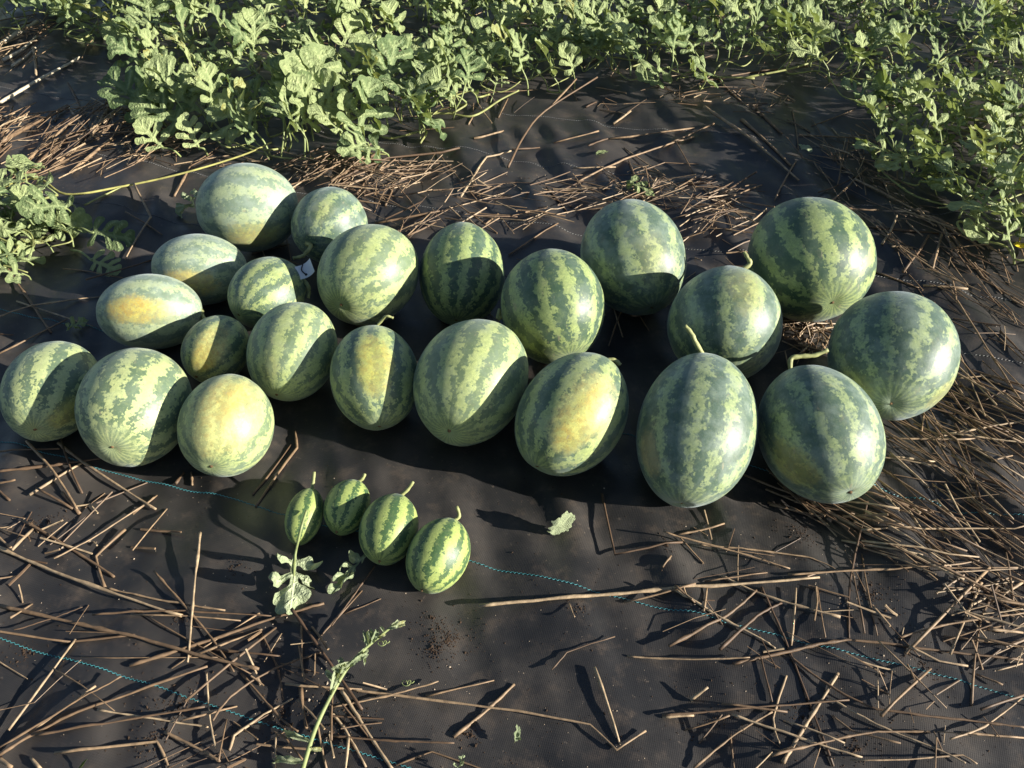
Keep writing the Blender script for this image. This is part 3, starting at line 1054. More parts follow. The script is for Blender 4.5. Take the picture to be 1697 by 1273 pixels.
# yellow flower at the right edge, part of that vine
fp = gp(1688, 412, 0.03) - b8
fv, ff = [], []
for k in range(5):
    a0 = 2 * math.pi * k / 5
    ca, sa = math.cos(a0), math.sin(a0)
    ring = [(0, 0), (0.006, 0.008), (0.008, 0.015), (0, 0.02), (-0.008, 0.015), (-0.006, 0.008)]
    st = len(fv)
    for (u, v) in ring:
        fv.append(fp + np.array([u * ca - v * sa, u * sa + v * ca, 0.006 + 0.35 * v]))
    ff.append(tuple(range(st, st + 6)))
new_obj("flower", mesh_from("flower", fv, ff, M_PETAL, False), v8)


# loose leaves lying on the fabric
def loose_leaf(label, px0, px1, z0, z1, seed, fat, fold, droop, ruffle, hint=(0, 0, 1), mat=None, width=1.0, stalk=None, petiole_r=0.0028):
    p0, p1 = gp(*px0, z0), gp(*px1, z1)
    base = np.array([p0[0], p0[1], gz(p0[0], p0[1])])
    root = new_obj("loose_leaf", None)
    root.location = tuple(base)
    root.empty_display_size = 0.02
    tag(root, label, "leaf", "loose leaves on the fabric")
    o = new_obj("blade", blade_mesh(seed, mat or M_LEAF_PALE, fat, fold, droop, ruffle, 0.03), root)
    m = frame_from(p0 - base, p1 - base, np.array(hint, float))
    o.matrix_local = m @ Matrix.Diagonal((width, 1, 1, 1))
    if stalk:
        w = [gp(*s) for s in stalk]
        tv, tf = [], []
        tube(tv, tf, [q - base for q in spline(w + [p0, p0 + (p1 - p0) * 0.5], 4)], petiole_r, 6)
        new_obj("petiole", mesh_from("petiole", tv, tf, M_PETIOLE), root)
    return root


loose_leaf("pale deeply lobed leaf with its stalk on the narrowest small melon", (489, 922), (483, 1012), 0.022, 0.02, 61, 1.2, 0.30, 0.3, 0.3, hint=(0.5, -0.3, 0.8), width=0.85, stalk=[(508, 846, .080), (500, 872, .072), (494, 897, .048)])
loose_leaf("folded pale leaf lying left of the third small melon", (604, 922), (548, 978), 0.02, 0.015, 42, 1.3, 0.7, 0.3, 0.25, width=0.45)
loose_leaf("single curled leaf fragment standing on bare fabric, front centre", (912, 886), (950, 856), 0.004, 0.048, 43, 1.75, 0.15, 0.3, 0.15, hint=(0.6, -0.75, 0.35), width=0.95)
loose_leaf("tiny curled leaf scrap near the bottom centre", (853, 1230), (861, 1202), 0.008, 0.022, 44, 1.8, 0.6, 0.5, 0.2, hint=(0.6, -0.4, 0.8), width=0.55)
loose_leaf("bluish leaf scrap in shade above the leftmost melon", (112, 548), (143, 528), 0.01, 0.03, 45, 1.3, 0.5, 0.3, 0.25, width=0.9, mat=M_LEAF)
loose_leaf("grey-green drooping leaf beside the backmost left melon", (335, 318), (285, 352), 0.07, 0.02, 46, 1.1, 0.4, 0.6, 0.3, mat=M_LEAF_PALE)
loose_leaf("green leaf lying on straw behind the centre right melons", (1040, 300), (1085, 318), 0.03, 0.03, 47, 1.3, 0.2, 0.3, 0.2, width=0.7, mat=M_LEAF)
loose_leaf("small round green leaf on the bare fabric gap at the top", (988, 257), (1006, 247), 0.012, 0.02, 48, 1.7, 0.2, 0.3, 0.1, width=0.8, mat=M_LEAF)
loose_leaf("small leaf in the shade below the upper right vines", (1325, 240), (1345, 248), 0.015, 0.02, 49, 1.6, 0.2, 0.3, 0.2, mat=M_LEAF_PALE)
loose_leaf("green leaf tip at the bottom edge, lower left", (126, 1285), (142, 1258), 0.01, 0.03, 50, 1.4, 0.5, 0.2, 0.1, width=0.4, mat=M_LEAF)
loose_leaf("green scrap of shoot at the bottom edge, left of centre", (756, 1282), (768, 1250), 0.01, 0.03, 51, 0.8, 0.5, 0.2, 0.3, width=0.6, mat=M_LEAF_PALE)

# the pulled-off shoot tip in the foreground
shoot_px = [(497, 1290, .02), (520, 1215, .028), (545, 1160, .034), (575, 1108, .038), (602, 1078, .042), (628, 1056, .048), (652, 1036, .055)]
sw = [gp(*p) for p in shoot_px]
sb = np.array([sw[0][0], sw[0][1], gz(sw[0][0], sw[0][1])])
shoot = new_obj("vine_shoot", None)
shoot.location = tuple(sb)
shoot.empty_display_size = 0.03
tag(shoot, "pale hairy vine shoot tip lying across the straw at the bottom", "vine shoot")
ssp = spline(sw, 8)
tv, tf = [], []
tube(tv, tf, [q - sb for q in ssp], [0.0042 - 0.0020 * k / len(ssp) for k in range(len(ssp))], 8)
new_obj("stem", mesh_from("stem", tv, tf, M_PETIOLE), shoot)
SHOOT_BLADES = [blade_mesh(700 + k, M_LEAF_PALE, 1.45, 0.9, 1.1, 0.3, 0.05) for k in range(4)]
srnd = random.Random(5)
for k in range(26):
    t = srnd.random() ** 0.6
    if 0.25 < t < 0.36:
        continue
    q = ssp[min(len(ssp) - 1, int(t * (len(ssp) - 1)))]
    o = new_obj("leaflet", srnd.choice(SHOOT_BLADES), shoot)
    dr = np.array([srnd.uniform(-1, 1), srnd.uniform(-0.4, 1), srnd.uniform(0.0, 0.9)])
    dr /= np.linalg.norm(dr)
    L = srnd.uniform(0.016, 0.034) * (1.25 - 0.4 * t)
    o.matrix_local = frame_from(q - sb, q - sb + dr * L, np.array([0.3, -0.6, 0.8]) + 0.01) @ Matrix.Diagonal((0.7, 1, 1, 1))
for (q0, q1, L) in (((548, 1150, .035), (566, 1092, .06), 0), ((512, 1230, .028), (463, 1210, .035), 0), ((505, 1265, .02), (440, 1255, .03), 0), ((602, 1080, .04), (606, 1103, .03), 0)):
    o = new_obj("leaflet", SHOOT_BLADES[srnd.randrange(4)], shoot)
    o.matrix_local = frame_from(gp(*q0) - sb, gp(*q1) - sb, np.array([0.2, -0.3, 0.9])) @ Matrix.Diagonal((0.42, 1, 1, 1))
for (cx_, cy_, zz_) in ((628, 1068, .045), (668, 1134, .03)):
    p = gp(cx_, cy_, zz_) - sb
    q = [p + np.array([0.0075 * math.cos(t * 0.42) * (1 - t / 40) + 0.0006 * t, 0.0075 * math.sin(t * 0.42) * (1 - t / 40), 0.0003 * t]) for t in range(32)]
    tv, tf = [], []
    tube(tv, tf, q, 0.0009, 5)
    new_obj("tendril", mesh_from("tendril", tv, tf, M_PETIOLE), shoot)

# ------------------------------------------------------------------ dry stalks
melon_pos = [(m[1], m[2], m[3]) for m in MELONS]


def stalk_path(w, r, lift0, lift1, seed, sub=4):
    """w: ground way-points (x, y); kinks stay sharp, spans sag and wander a little"""
    rr = random.Random(seed)
    tot = sum(math.dist(w[k], w[k + 1]) for k in range(len(w) - 1)) + 1e-6
    pts, run = [], 0.0
    for k in range(len(w) - 1):
        a, b = w[k], w[k + 1]
        L = math.dist(a, b)
        nx, ny = -(b[1] - a[1]) / (L + 1e-9), (b[0] - a[0]) / (L + 1e-9)
        bow = rr.gauss(0, 0.010 if len(w) < 4 else 0.004) * L
        for s in range(sub if k < len(w) - 2 else sub + 1):
            t = s / sub
            o = bow * 4 * t * (1 - t)
            x, y = a[0] + (b[0] - a[0]) * t + nx * o, a[1] + (b[1] - a[1]) * t + ny * o
            u = (run + L * t) / tot
            pts.append(np.array([x, y, lift0 * (1 - u) + lift1 * u + 0.0015 * rr.random(), u, gz(x, y)]))
        run += L
    uu = np.array([p[3] for p in pts])
    gg = np.array([p[4] for p in pts])
    if len(pts) > 2:
        k1, k0 = np.polyfit(uu, gg, 1)
        line = k0 + k1 * uu
        up = max(0.0, float((gg - line).max())) * 0.35
        gg = np.maximum(line + up, gg - 0.3 * r)
    return [np.array([p[0], p[1], p[2] + g + r * 0.8]) for p, g in zip(pts, gg)]


STALK_LABELS = {
    'bl': ("dry brown stalk on the fabric in the lower left", "stalks scattered lower left"),
    'bm': ("dry brown stalk on the fabric at the bottom centre", "stalks scattered bottom centre"),
    'br': ("dry brown stalk in the open litter at the lower right", "stalks scattered lower right"),
    'r': ("dry stalk in the litter right of the rightmost watermelon", "stalks right of the melons"),
    'tr': ("dry stalk in the shade below the upper right vines", "stalks below the right vines"),
    'tc': ("dry stalk on the bare fabric between melons and top vines", "stalks behind the melons"),
    'tl': ("dry stalk at the upper left between the vines", "stalks at the upper left"),
    'l': ("dry stalk around the left-hand melons", "stalks by the left melons"),
}
N_STALK = 0
ALL_STALKS = []
MARKS = [(1480, 590, "the rightmost melon"), (1362, 713, "the far right front melon"), (1152, 715, "the tall oval melon"), (948, 693, "the yellow-bellied front melon"),
         (935, 872, "the curled leaf fragment"), (726, 914, "the nearest small melon"), (504, 852, "the narrowest small melon"), (375, 708, "the cream melon"), (220, 670, "the mottled front melon"),
         (78, 643, "the leftmost melon"), (250, 523, "the orange-spotted melon"), (330, 440, "the half-shaded oval melon"), (410, 345, "the backmost left melon"), (550, 378, "the curl-stemmed back melon"),
         (766, 447, "the striped back-row melon"), (918, 515, "the boldly striped melon"), (1050, 433, "the backmost centre melon"), (1340, 440, "the big dark back melon"), (857, 1215, "the tiny leaf scrap"),
         (570, 1110, "the pale vine shoot"), (490, 965, "the pale lobed leaf"), (1080, 1150, "the wavy rootlet"), (30, 1240, "the bottom left corner"), (1670, 1245, "the bottom right corner"),
         (1690, 760, "the right edge"), (1690, 1000, "the lower right edge"), (1300, 1250, "the bottom edge right"), (1170, 1000, "the long level stalk's end"), (60, 400, "the low left vine"),
         (470, 200, "the big upright leaves"), (90, 130, "the bleached twig"), (900, 200, "the leaning stick"), (1560, 330, "the right edge vine"), (1100, 160, "the sprawling upper vine"), (1400, 260, "the shaded right gap"),
         (150, 1000, "the lower left edge"), (300, 1230, "the bottom edge left"), (760, 1060, "the soil crumb heap"), (1500, 1100, "the turquoise thread's end"), (1062, 308, "the leaf on back straw")]


def name_stalks():
    """a label for each stalk from its own look and the nearest landmark"""
    sets = {}
    for o, grp, label, (a, b, c), r, bent in ALL_STALKS:
        if label:
            tag(o, label, "stalk", "singled out stalks")
            continue
        L = math.dist(a, c)
        size = "stubby" if L < 38 else "short" if L < 75 else "mid-length" if L < 130 else "long" if L < 230 else "very long"
        thick = "hair-thin" if r < 0.0013 else "thin" if r < 0.0021 else "sturdy" if r < 0.003 else "thick"
        (x0, y0), (x1, y1) = (a, c) if a[0] < c[0] else (c, a)
        g = math.degrees(math.atan2(y0 - y1, x1 - x0))
        way = "level" if abs(g) < 12 else "rising right" if 12 <= g < 62 else "falling right" if -62 < g <= -12 else "upright"
        m = min(MARKS, key=lambda q: math.dist(q[:2], b))
        dx, dy = b[0] - m[0], b[1] - m[1]
        rel = "at" if "corner" in m[2] or "edge" in m[2].split()[-1] or "end" in m[2] else "right of" if dx > abs(dy) else "left of" if -dx > abs(dy) else "below" if dy > 0 else "above"
        sets.setdefault(f"{size} {thick} {'kinked ' if bent else ''}stalk, {way}, {rel} {m[2]}", []).append((b[0], o, grp))
    nth = ("leftmost", "second", "third", "fourth", "fifth", "sixth", "seventh", "eighth", "ninth")
    num = ("one", "two", "three", "four", "five", "six", "seven", "eight", "nine")
    for lab, items in sets.items():
        items.sort(key=lambda q: q[0])
        for k, (_, o, grp) in enumerate(items):
            extra = "" if len(items) == 1 or len(items) > 9 else f", {nth[k] if k < len(items) - 1 else 'rightmost'} of {num[len(items) - 1]}"
            tag(o, lab + extra, "stalk", STALK_LABELS[grp][1])




def stalk(w, r, grp, lift0=0.0, lift1=0.0, label=None, sides=6, kinked=False):
    global N_STALK
    N_STALK += 1
    pts = stalk_path(w, r, lift0, lift1, N_STALK)
    base = np.array([pts[0][0], pts[0][1], pts[0][2]])
    tv, tf = [], []
    rr = random.Random(N_STALK * 7)
    n = len(pts)
    rad = [r * (0.74 + 0.45 * rr.random()) * (1.1 - 0.35 * k / n) * (1.35 if rr.random() < 0.10 else 1) for k in range(n)]
    tube(tv, tf, [p - base for p in pts], rad, sides)
    o = new_obj("dry_stalk", mesh_from("dry_stalk", tv, tf, M_STRAW))
    o.location = tuple(base)
    ALL_STALKS.append((o, grp, label, [to_px(p) for p in (pts[0], pts[n // 2], pts[-1])], r, kinked))
    return o


def px_radius(w_zoom, px, py):
    d = np.linalg.norm(gp(px, py) - C_POS)
    return max(0.0011, 0.5 * (w_zoom / 2.828) * d / FPX * 0.66)


SINGLE = {}
# traced stalks: zoom crops of the photograph, origin then (way-points ..., width)
TRACE = {
    ('bl', 0, 823): [
        (0, 265, 300, 390, 860, 575, 22), (120, 140, 420, 305, 535, 375, 20), (85, 300, 165, 175, 20), (265, 315, 430, 215, 720, 0, 12),
        (590, 160, 450, 285, 495, 435, 18), (950, 205, 915, 500, 885, 790, 16), (730, 370, 880, 540, 1000, 680, 1100, 830, 18),
        (445, 575, 830, 550, 1275, 565, 14), (500, 440, 760, 500, 1060, 548, 14), (15, 530, 400, 620, 720, 700, 1000, 780, 1220, 830, 24),
        (70, 605, 155, 510, 14), (85, 655, 250, 590, 390, 525, 8), (290, 697, 640, 665, 14), (615, 810, 1000, 680, 1300, 570, 1520, 505, 22),
        (945, 750, 1230, 625, 16), (0, 1230, 300, 1060, 980, 815, 20), (0, 1190, 340, 1010, 590, 885, 14), (140, 1120, 470, 925, 14),
        (180, 1140, 600, 1070, 970, 1010, 16), (470, 1020, 760, 1060, 980, 1090, 14), (270, 1225, 745, 1165, 800, 1290, 18), (1470, 700, 1697, 440, 12),
        (1010, 1080, 1090, 960, 1290, 820, 1510, 735, 16), (1230, 650, 1300, 800, 1330, 960, 14), (1340, 890, 1697, 905, 16),
        (1130, 830, 1320, 1050, 1400, 1110, 16), (970, 830, 990, 1060, 1020, 1200, 14), (1375, 560, 1480, 700, 1697, 1000, 22),
        (1080, 1200, 1100, 1130, 1240, 1030, 1375, 955, 18), (780, 1120, 940, 1200, 1040, 1260, 20), (1040, 1273, 1065, 1050, 12),
        (1290, 1273, 1300, 1120, 12), (1490, 1080, 1530, 1273, 14), (1410, 900, 1440, 1100, 20), (150, 1230, 200, 1290, 20), (0, 1235, 70, 1290, 24),
        (1415, 600, 1420, 850, 14), (300, 0, 380, 95, 18), (190, 0, 350, 75, 18), (0, 210, 70, 270, 16), (0, 170, 140, 230, 10), (1240, 780, 1320, 640, 8)],
    ('bm', 550, 823): [
        (690, 525, 1200, 480, 1697, 440, 2280, 395, 26), (1370, 495, 1697, 445, 16), (1265, 0, 1325, 285, 1640, 230, 19), (1600, 455, 1697, 520, 16),
        (1385, 740, 1697, 775, 1950, 785, 14), (1030, 820, 1100, 740, 1325, 665, 10), (1230, 815, 1350, 1165, 20),
        (60, 900, 400, 945, 880, 1010, 1210, 1075, 1335, 1195, 1470, 1105, 18), (0, 990, 250, 940, 500, 870, 14), (440, 930, 760, 850, 12),
        (570, 1120, 730, 990, 855, 870, 24), (0, 1125, 300, 1155, 575, 1170, 16), (45, 910, 150, 1080, 290, 1290, 26), (300, 1260, 470, 1195, 620, 1245, 760, 1290, 12),
        (205, 325, 100, 470, 0, 610, 11), (60, 545, 230, 475, 9), (1550, 1025, 1697, 1025, 18), (1110, 510, 1135, 595, 5), (0, 1020, 60, 1090, 160, 1270, 18)],
    ('br', 1097, 823): [
        (0, 205, 300, 265, 600, 338, 14), (170, 230, 400, 250, 690, 285, 830, 345, 12), (60, 185, 290, 140, 14), (590, 375, 1000, 350, 1697, 340, 14),
        (50, 450, 250, 570, 450, 670, 530, 720, 18), (30, 715, 300, 570, 440, 450, 24), (265, 740, 440, 570, 560, 500, 22), (280, 370, 480, 470, 830, 580, 18),
        (465, 430, 560, 640, 600, 740, 800, 1270, 16), (605, 700, 625, 440, 14), (330, 800, 600, 735, 870, 675, 1200, 710, 1697, 755, 20),
        (600, 760, 740, 870, 1000, 1010, 1400, 1060, 1697, 1100, 18), (560, 1265, 640, 1130, 740, 970, 825, 830, 24), (0, 1030, 350, 1010, 870, 970, 16),
        (110, 1080, 310, 1050, 14), (150, 1270, 330, 1130, 510, 1030, 16), (320, 1040, 640, 1150, 930, 1240, 16), (580, 850, 515, 1055, 545, 1180, 14),
        (500, 1250, 780, 1170, 1000, 1120, 1250, 1115, 14), (320, 1120, 340, 1270, 12), (780, 950, 1000, 1080, 1300, 1210, 1410, 1270, 14),
        (870, 1260, 1400, 1225, 1470, 1265, 11), (1330, 1170, 1500, 1095, 1697, 930, 12), (1400, 1115, 1697, 1130, 16), (1140, 740, 1530, 345, 18),
        (1350, 740, 1500, 400, 16), (1110, 660, 1340, 600, 1697, 555, 16), (955, 45, 925, 175, 880, 400, 878, 660, 16), (925, 175, 1300, 165, 1697, 160, 12),
        (890, 370, 950, 640, 12), (945, 250, 1010, 650, 10), (690, 0, 1000, 200, 1400, 420, 18), (850, 0, 1200, 190, 1500, 430, 1697, 560, 16),
        (950, 30, 1260, 80, 12), (1280, 30, 1480, 230, 1697, 510, 14), (940, 100, 1350, 340, 14), (1430, 0, 1697, 220, 16), (1120, 30, 1340, 340, 16),
        (1000, 700, 1330, 1000, 12), (1040, 570, 1200, 760, 8), (1010, 1060, 1260, 810, 16), (1260, 1120, 1310, 1215, 10), (135, 945, 210, 915, 26),
        (500, 5, 720, 70, 20), (190, 560, 210, 430, 14), (460, 780, 510, 980, 12), (1450, 980, 1500, 560, 14), (1530, 625, 1697, 630, 20), (1330, 640, 1697, 700, 14),
        (1480, 820, 1600, 880, 14), (1570, 810, 1697, 770, 12), (0, 345, 40, 300, 14)],
    ('r', 1097, 400): [
        (1340, 270, 1540, 560, 1697, 780, 14), (1370, 800, 1605, 705, 12), (1215, 930, 1540, 870, 1697, 850, 16), (1060, 930, 1460, 945, 14),
        (1060, 1015, 1290, 1030, 14), (1370, 860, 1420, 960, 1500, 1240, 14), (1370, 640, 1560, 632, 10), (1215, 230, 1420, 258, 16),
        (1120, 175, 1240, 0, 14), (1260, 155, 1300, 0, 12), (1350, 0, 1500, 180, 1697, 290, 14), (1580, 430, 1697, 560, 12), (1000, 160, 1200, 230, 10),
        (1060, 1010, 1250, 1150, 12), (1400, 660, 1697, 840, 14), (1370, 700, 1697, 930, 14), (1290, 760, 1420, 870, 12), (1500, 640, 1697, 720, 12),
        (1180, 990, 1500, 1130, 1697, 1200, 14), (1300, 880, 1697, 1110, 14), (1590, 940, 1625, 905, 14), (1480, 1100, 1697, 1273, 14), (880, 1200, 1280, 1273, 16),
        (510, 1210, 760, 1273, 18), (1215, 910, 1220, 830, 12), (560, 480, 660, 540, 8), (1540, 1040, 1640, 1010, 12), (1060, 80, 1170, 45, 12)],
    ('tr', 1097, 0): [
        (190, 545, 430, 690, 640, 850, 18), (370, 580, 600, 790, 18), (440, 510, 560, 640, 16), (0, 695, 240, 610, 12), (530, 930, 625, 770, 12),
        (780, 970, 960, 795, 14), (730, 915, 900, 840, 10), (640, 635, 910, 660, 10), (610, 520, 640, 700, 10), (985, 555, 1125, 420, 1050, 235, 8),
        (180, 400, 450, 350, 690, 320, 12), (1030, 830, 1055, 940, 10), (940, 1095, 1290, 1115, 14), (900, 860, 1220, 1030, 1500, 1200, 14), (1020, 1180, 1090, 1045, 14),
        (1280, 1060, 1380, 1200, 12), (840, 1000, 1010, 1010, 14), (700, 590, 950, 500, 8), (60, 690, 150, 820, 10), (260, 380, 380, 490, 10), (1250, 1040, 1400, 1120, 1600, 1250, 16),
        (800, 780, 700, 560, 8), (820, 880, 880, 640, 8), (250, 920, 320, 1110, 12), (100, 870, 220, 890, 14), (250, 980, 470, 855, 12), (230, 960, 440, 810, 16), (420, 1060, 490, 980, 10)],
    ('tc', 550, 0): [
        (605, 945, 725, 745, 840, 710, 14), (665, 660, 805, 625, 16), (480, 695, 680, 940, 10), (845, 705, 975, 678, 10), (1040, 665, 1250, 630, 10),
        (1200, 705, 1290, 660, 1445, 620, 11), (1300, 660, 1697, 610, 12), (1150, 855, 1400, 740, 1697, 650, 14), (0, 885, 120, 800, 240, 715, 18), (120, 935, 225, 775, 16),
        (1005, 870, 1100, 980, 12), (680, 925, 800, 880, 10), (1130, 790, 1330, 780, 10), (640, 585, 665, 545, 12), (780, 540, 825, 450, 12), (1190, 495, 1240, 470, 12),
        (1320, 565, 1400, 525, 14), (1370, 685, 1560, 835, 10), (1390, 760, 1460, 940, 12), (250, 960, 300, 850, 14), (830, 1200, 1060, 1070, 12), (720, 1060, 780, 1010, 14), (905, 1035, 930, 1015, 16),
        (350, 1120, 490, 1060, 14), (200, 1050, 520, 1010, 16), (30, 870, 260, 760, 600, 715, 16), (1250, 270, 1180, 325, 10)],
    ('tl', 0, 0): [
        (0, 720, 150, 600, 320, 490, 13), (140, 820, 310, 650, 16), (100, 820, 200, 700, 420, 615, 14), (0, 755, 60, 500, 12), (320, 395, 420, 620, 10),
        (640, 905, 715, 1045, 590, 1230, 9), (600, 1030, 760, 1100, 8), (820, 930, 900, 780, 10), (0, 640, 60, 560, 14), (165, 250, 175, 370, 12), (330, 520, 460, 680, 10),
        (380, 700, 550, 560, 12), (20, 700, 200, 545, 16), (200, 670, 340, 570, 14), (60, 830, 140, 740, 14), (230, 800, 420, 650, 12), (340, 830, 540, 690, 14), (430, 690, 560, 450, 10)],
    ('l', 0, 400): [
        (0, 1110, 260, 1065, 480, 1015, 18), (150, 1210, 400, 1035, 18), (140, 970, 260, 1100, 370, 1273, 18), (280, 960, 400, 1050, 730, 1255, 20),
        (620, 1273, 735, 1185, 14), (0, 395, 160, 325, 480, 265, 10), (20, 120, 120, 260, 245, 440, 16), (85, 295, 440, 415, 12), (0, 540, 320, 380, 10), (300, 140, 580, 185, 8),
        (415, 215, 720, 85, 10), (300, 960, 390, 1190, 14), (1185, 1190, 1360, 940, 14), (1200, 1245, 1390, 960, 1380, 880, 18), (825, 1140, 860, 1080, 16), (900, 1140, 895, 1080, 16),
        (0, 1005, 290, 1000, 12), (0, 450, 70, 455, 10), (0, 1160, 90, 1155, 14), (0, 1185, 60, 1240, 14)],
}
SPECIAL_LABEL = {
    ('bl', 4): "short zigzag stalk kinked in the middle, lower left", ('bl', 5): "straight stalk propped upright over others, lower left",
    ('bm', 0): "longest stalk, lying level right of the small melons", ('bm', 2): "stalk snapped into a V right of the curled leaf fragment",
    ('bm', 7): "long thin stalk ending in an upturned hook at the bottom centre", ('bm', 6): "straight short stalk standing over the hooked end at the bottom",
    ('bm', 10): "thick short stalk crossing another left of the tiny leaf scrap", ('bm', 5): "thin wavy rootlet on bare fabric, bottom centre",
    ('bm', 14): "thin stalk running down left from the third small melon", ('br', 42): "thick stub of stalk lying alone, lower right",
    ('br', 12): "pale stalk crossing the others diagonally at the bottom right", ('br', 10): "long stalk bent into a shallow peak, lower right",
    ('l', 13): "kinked stalk between the cream melon and the small melons", ('l', 1): "pale stalk pointing at the large mottled front melon",
    ('r', 7): "pale flat stalk right of the dark back melon", ('tl', 5): "thin stalk bent at a knee left of the pale oval melon",
}
for (grp, ox, oy), items in TRACE.items():
    for k, it in enumerate(items):
        wz = it[-1]
        px = [(it[q] / 2.828 + ox, it[q + 1] / 2.828 + oy) for q in range(0, len(it) - 1, 2)]
        w = [tuple(gp(*p)[:2]) for p in px]
        if len(w) > 2:      # gentle bends are one springy curve, sharp ones stay kinks
            turn = [abs((math.atan2(w[q + 1][1] - w[q][1], w[q + 1][0] - w[q][0]) - math.atan2(w[q][1] - w[q - 1][1], w[q][0] - w[q - 1][0]) + math.pi) % (2 * math.pi) - math.pi) for q in range(1, len(w) - 1)]
            if max(turn) < 0.5:
                w = [tuple(v[:2]) for v in spline([np.array([*v, 0.0]) for v in w], 2)]
        r = px_radius(wz, *px[len(px) // 2]) * (1.45 if grp == 'tl' else 1.0)
        rr = random.Random(k * 31 + ox)
        l0, l1 = rr.choice(((0, 0), (0, 0), (0.006, 0), (0, 0.008), (0.016, 0.0), (0, 0.013), (0.003, 0.003)))
        stalk(w, r, grp, l0, l1, SPECIAL_LABEL.get((grp, k)), 6, len(px) > 2 and max(turn) >= 0.5)

# stick leaning up over the bare gap at the top, with its side twig
foot = gp(842, 277)
for (pp, zz, lab) in (([(842, 277), (868, 226), (903, 184), (990, 128)], (0.004, .03, .06, .13), "long stick leaning up over the bare gap below the top vines"),
                      ([(903, 184), (930, 158), (955, 131)], (.06, .075, .10), "thin stick lying beside the long leaning one, top centre")):
    pts = [gp(p[0], p[1], z) for p, z in zip(pp, zz)]
    pts = spline(pts, 4)
    tv, tf = [], []
    tube(tv, tf, [p - pts[0] for p in pts], [0.0046 - 0.0015 * q / len(pts) for q in range(len(pts))], 7)
    o = new_obj("dry_stick", mesh_from("dry_stick", tv, tf, M_STRAW))
    o.location = tuple(pts[0])
    tag(o, lab, "stick", "singled out sticks")
# pale twig at the top left, and the broken pale stems beyond it
M_PALE_WOOD = simple_material("bleached_wood", (0.52, 0.45, 0.33), 0.6, 0.3, 25, 0.12)
for (pp, r, lab) in (([(-20, 183), (36, 152), (75, 131), (115, 112), (134, 102)], 0.0075, "bleached twig lying on the fabric at the upper left"),
                     ([(-10, 82), (30, 62), (66, 46)], 0.012, "pale broken stem at the left edge under the far vine"),
                     ([(5, 100), (40, 84), (64, 66)], 0.008, "thin pale stem below the broken stem at the left edge"),
                     ([(20, 110), (45, 98), (62, 88)], 0.006, "short pale splinter under the far left vine")):
    pts = spline([gp(*p) for p in pp], 6)
    gg = np.array([gz(q[0], q[1]) for q in pts])
    tt = np.arange(len(pts))
    line = np.polyval(np.polyfit(tt, gg, 1), tt)
    for q, z_ in zip(pts, line + (gg - line).max() * 0.8 + r):
        q[2] = z_
    tv, tf = [], []
    tube(tv, tf, [p - pts[0] for p in pts], [r * (1.0 + 0.12 * math.sin(q * 2.3) - 0.35 * q / len(pts)) for q in range(len(pts))], 8)
    o = new_obj("bleached_twig", mesh_from("bleached_twig", tv, tf, M_PALE_WOOD))
    o.location = tuple(pts[0])
    tag(o, lab, "twig", "bleached twigs")

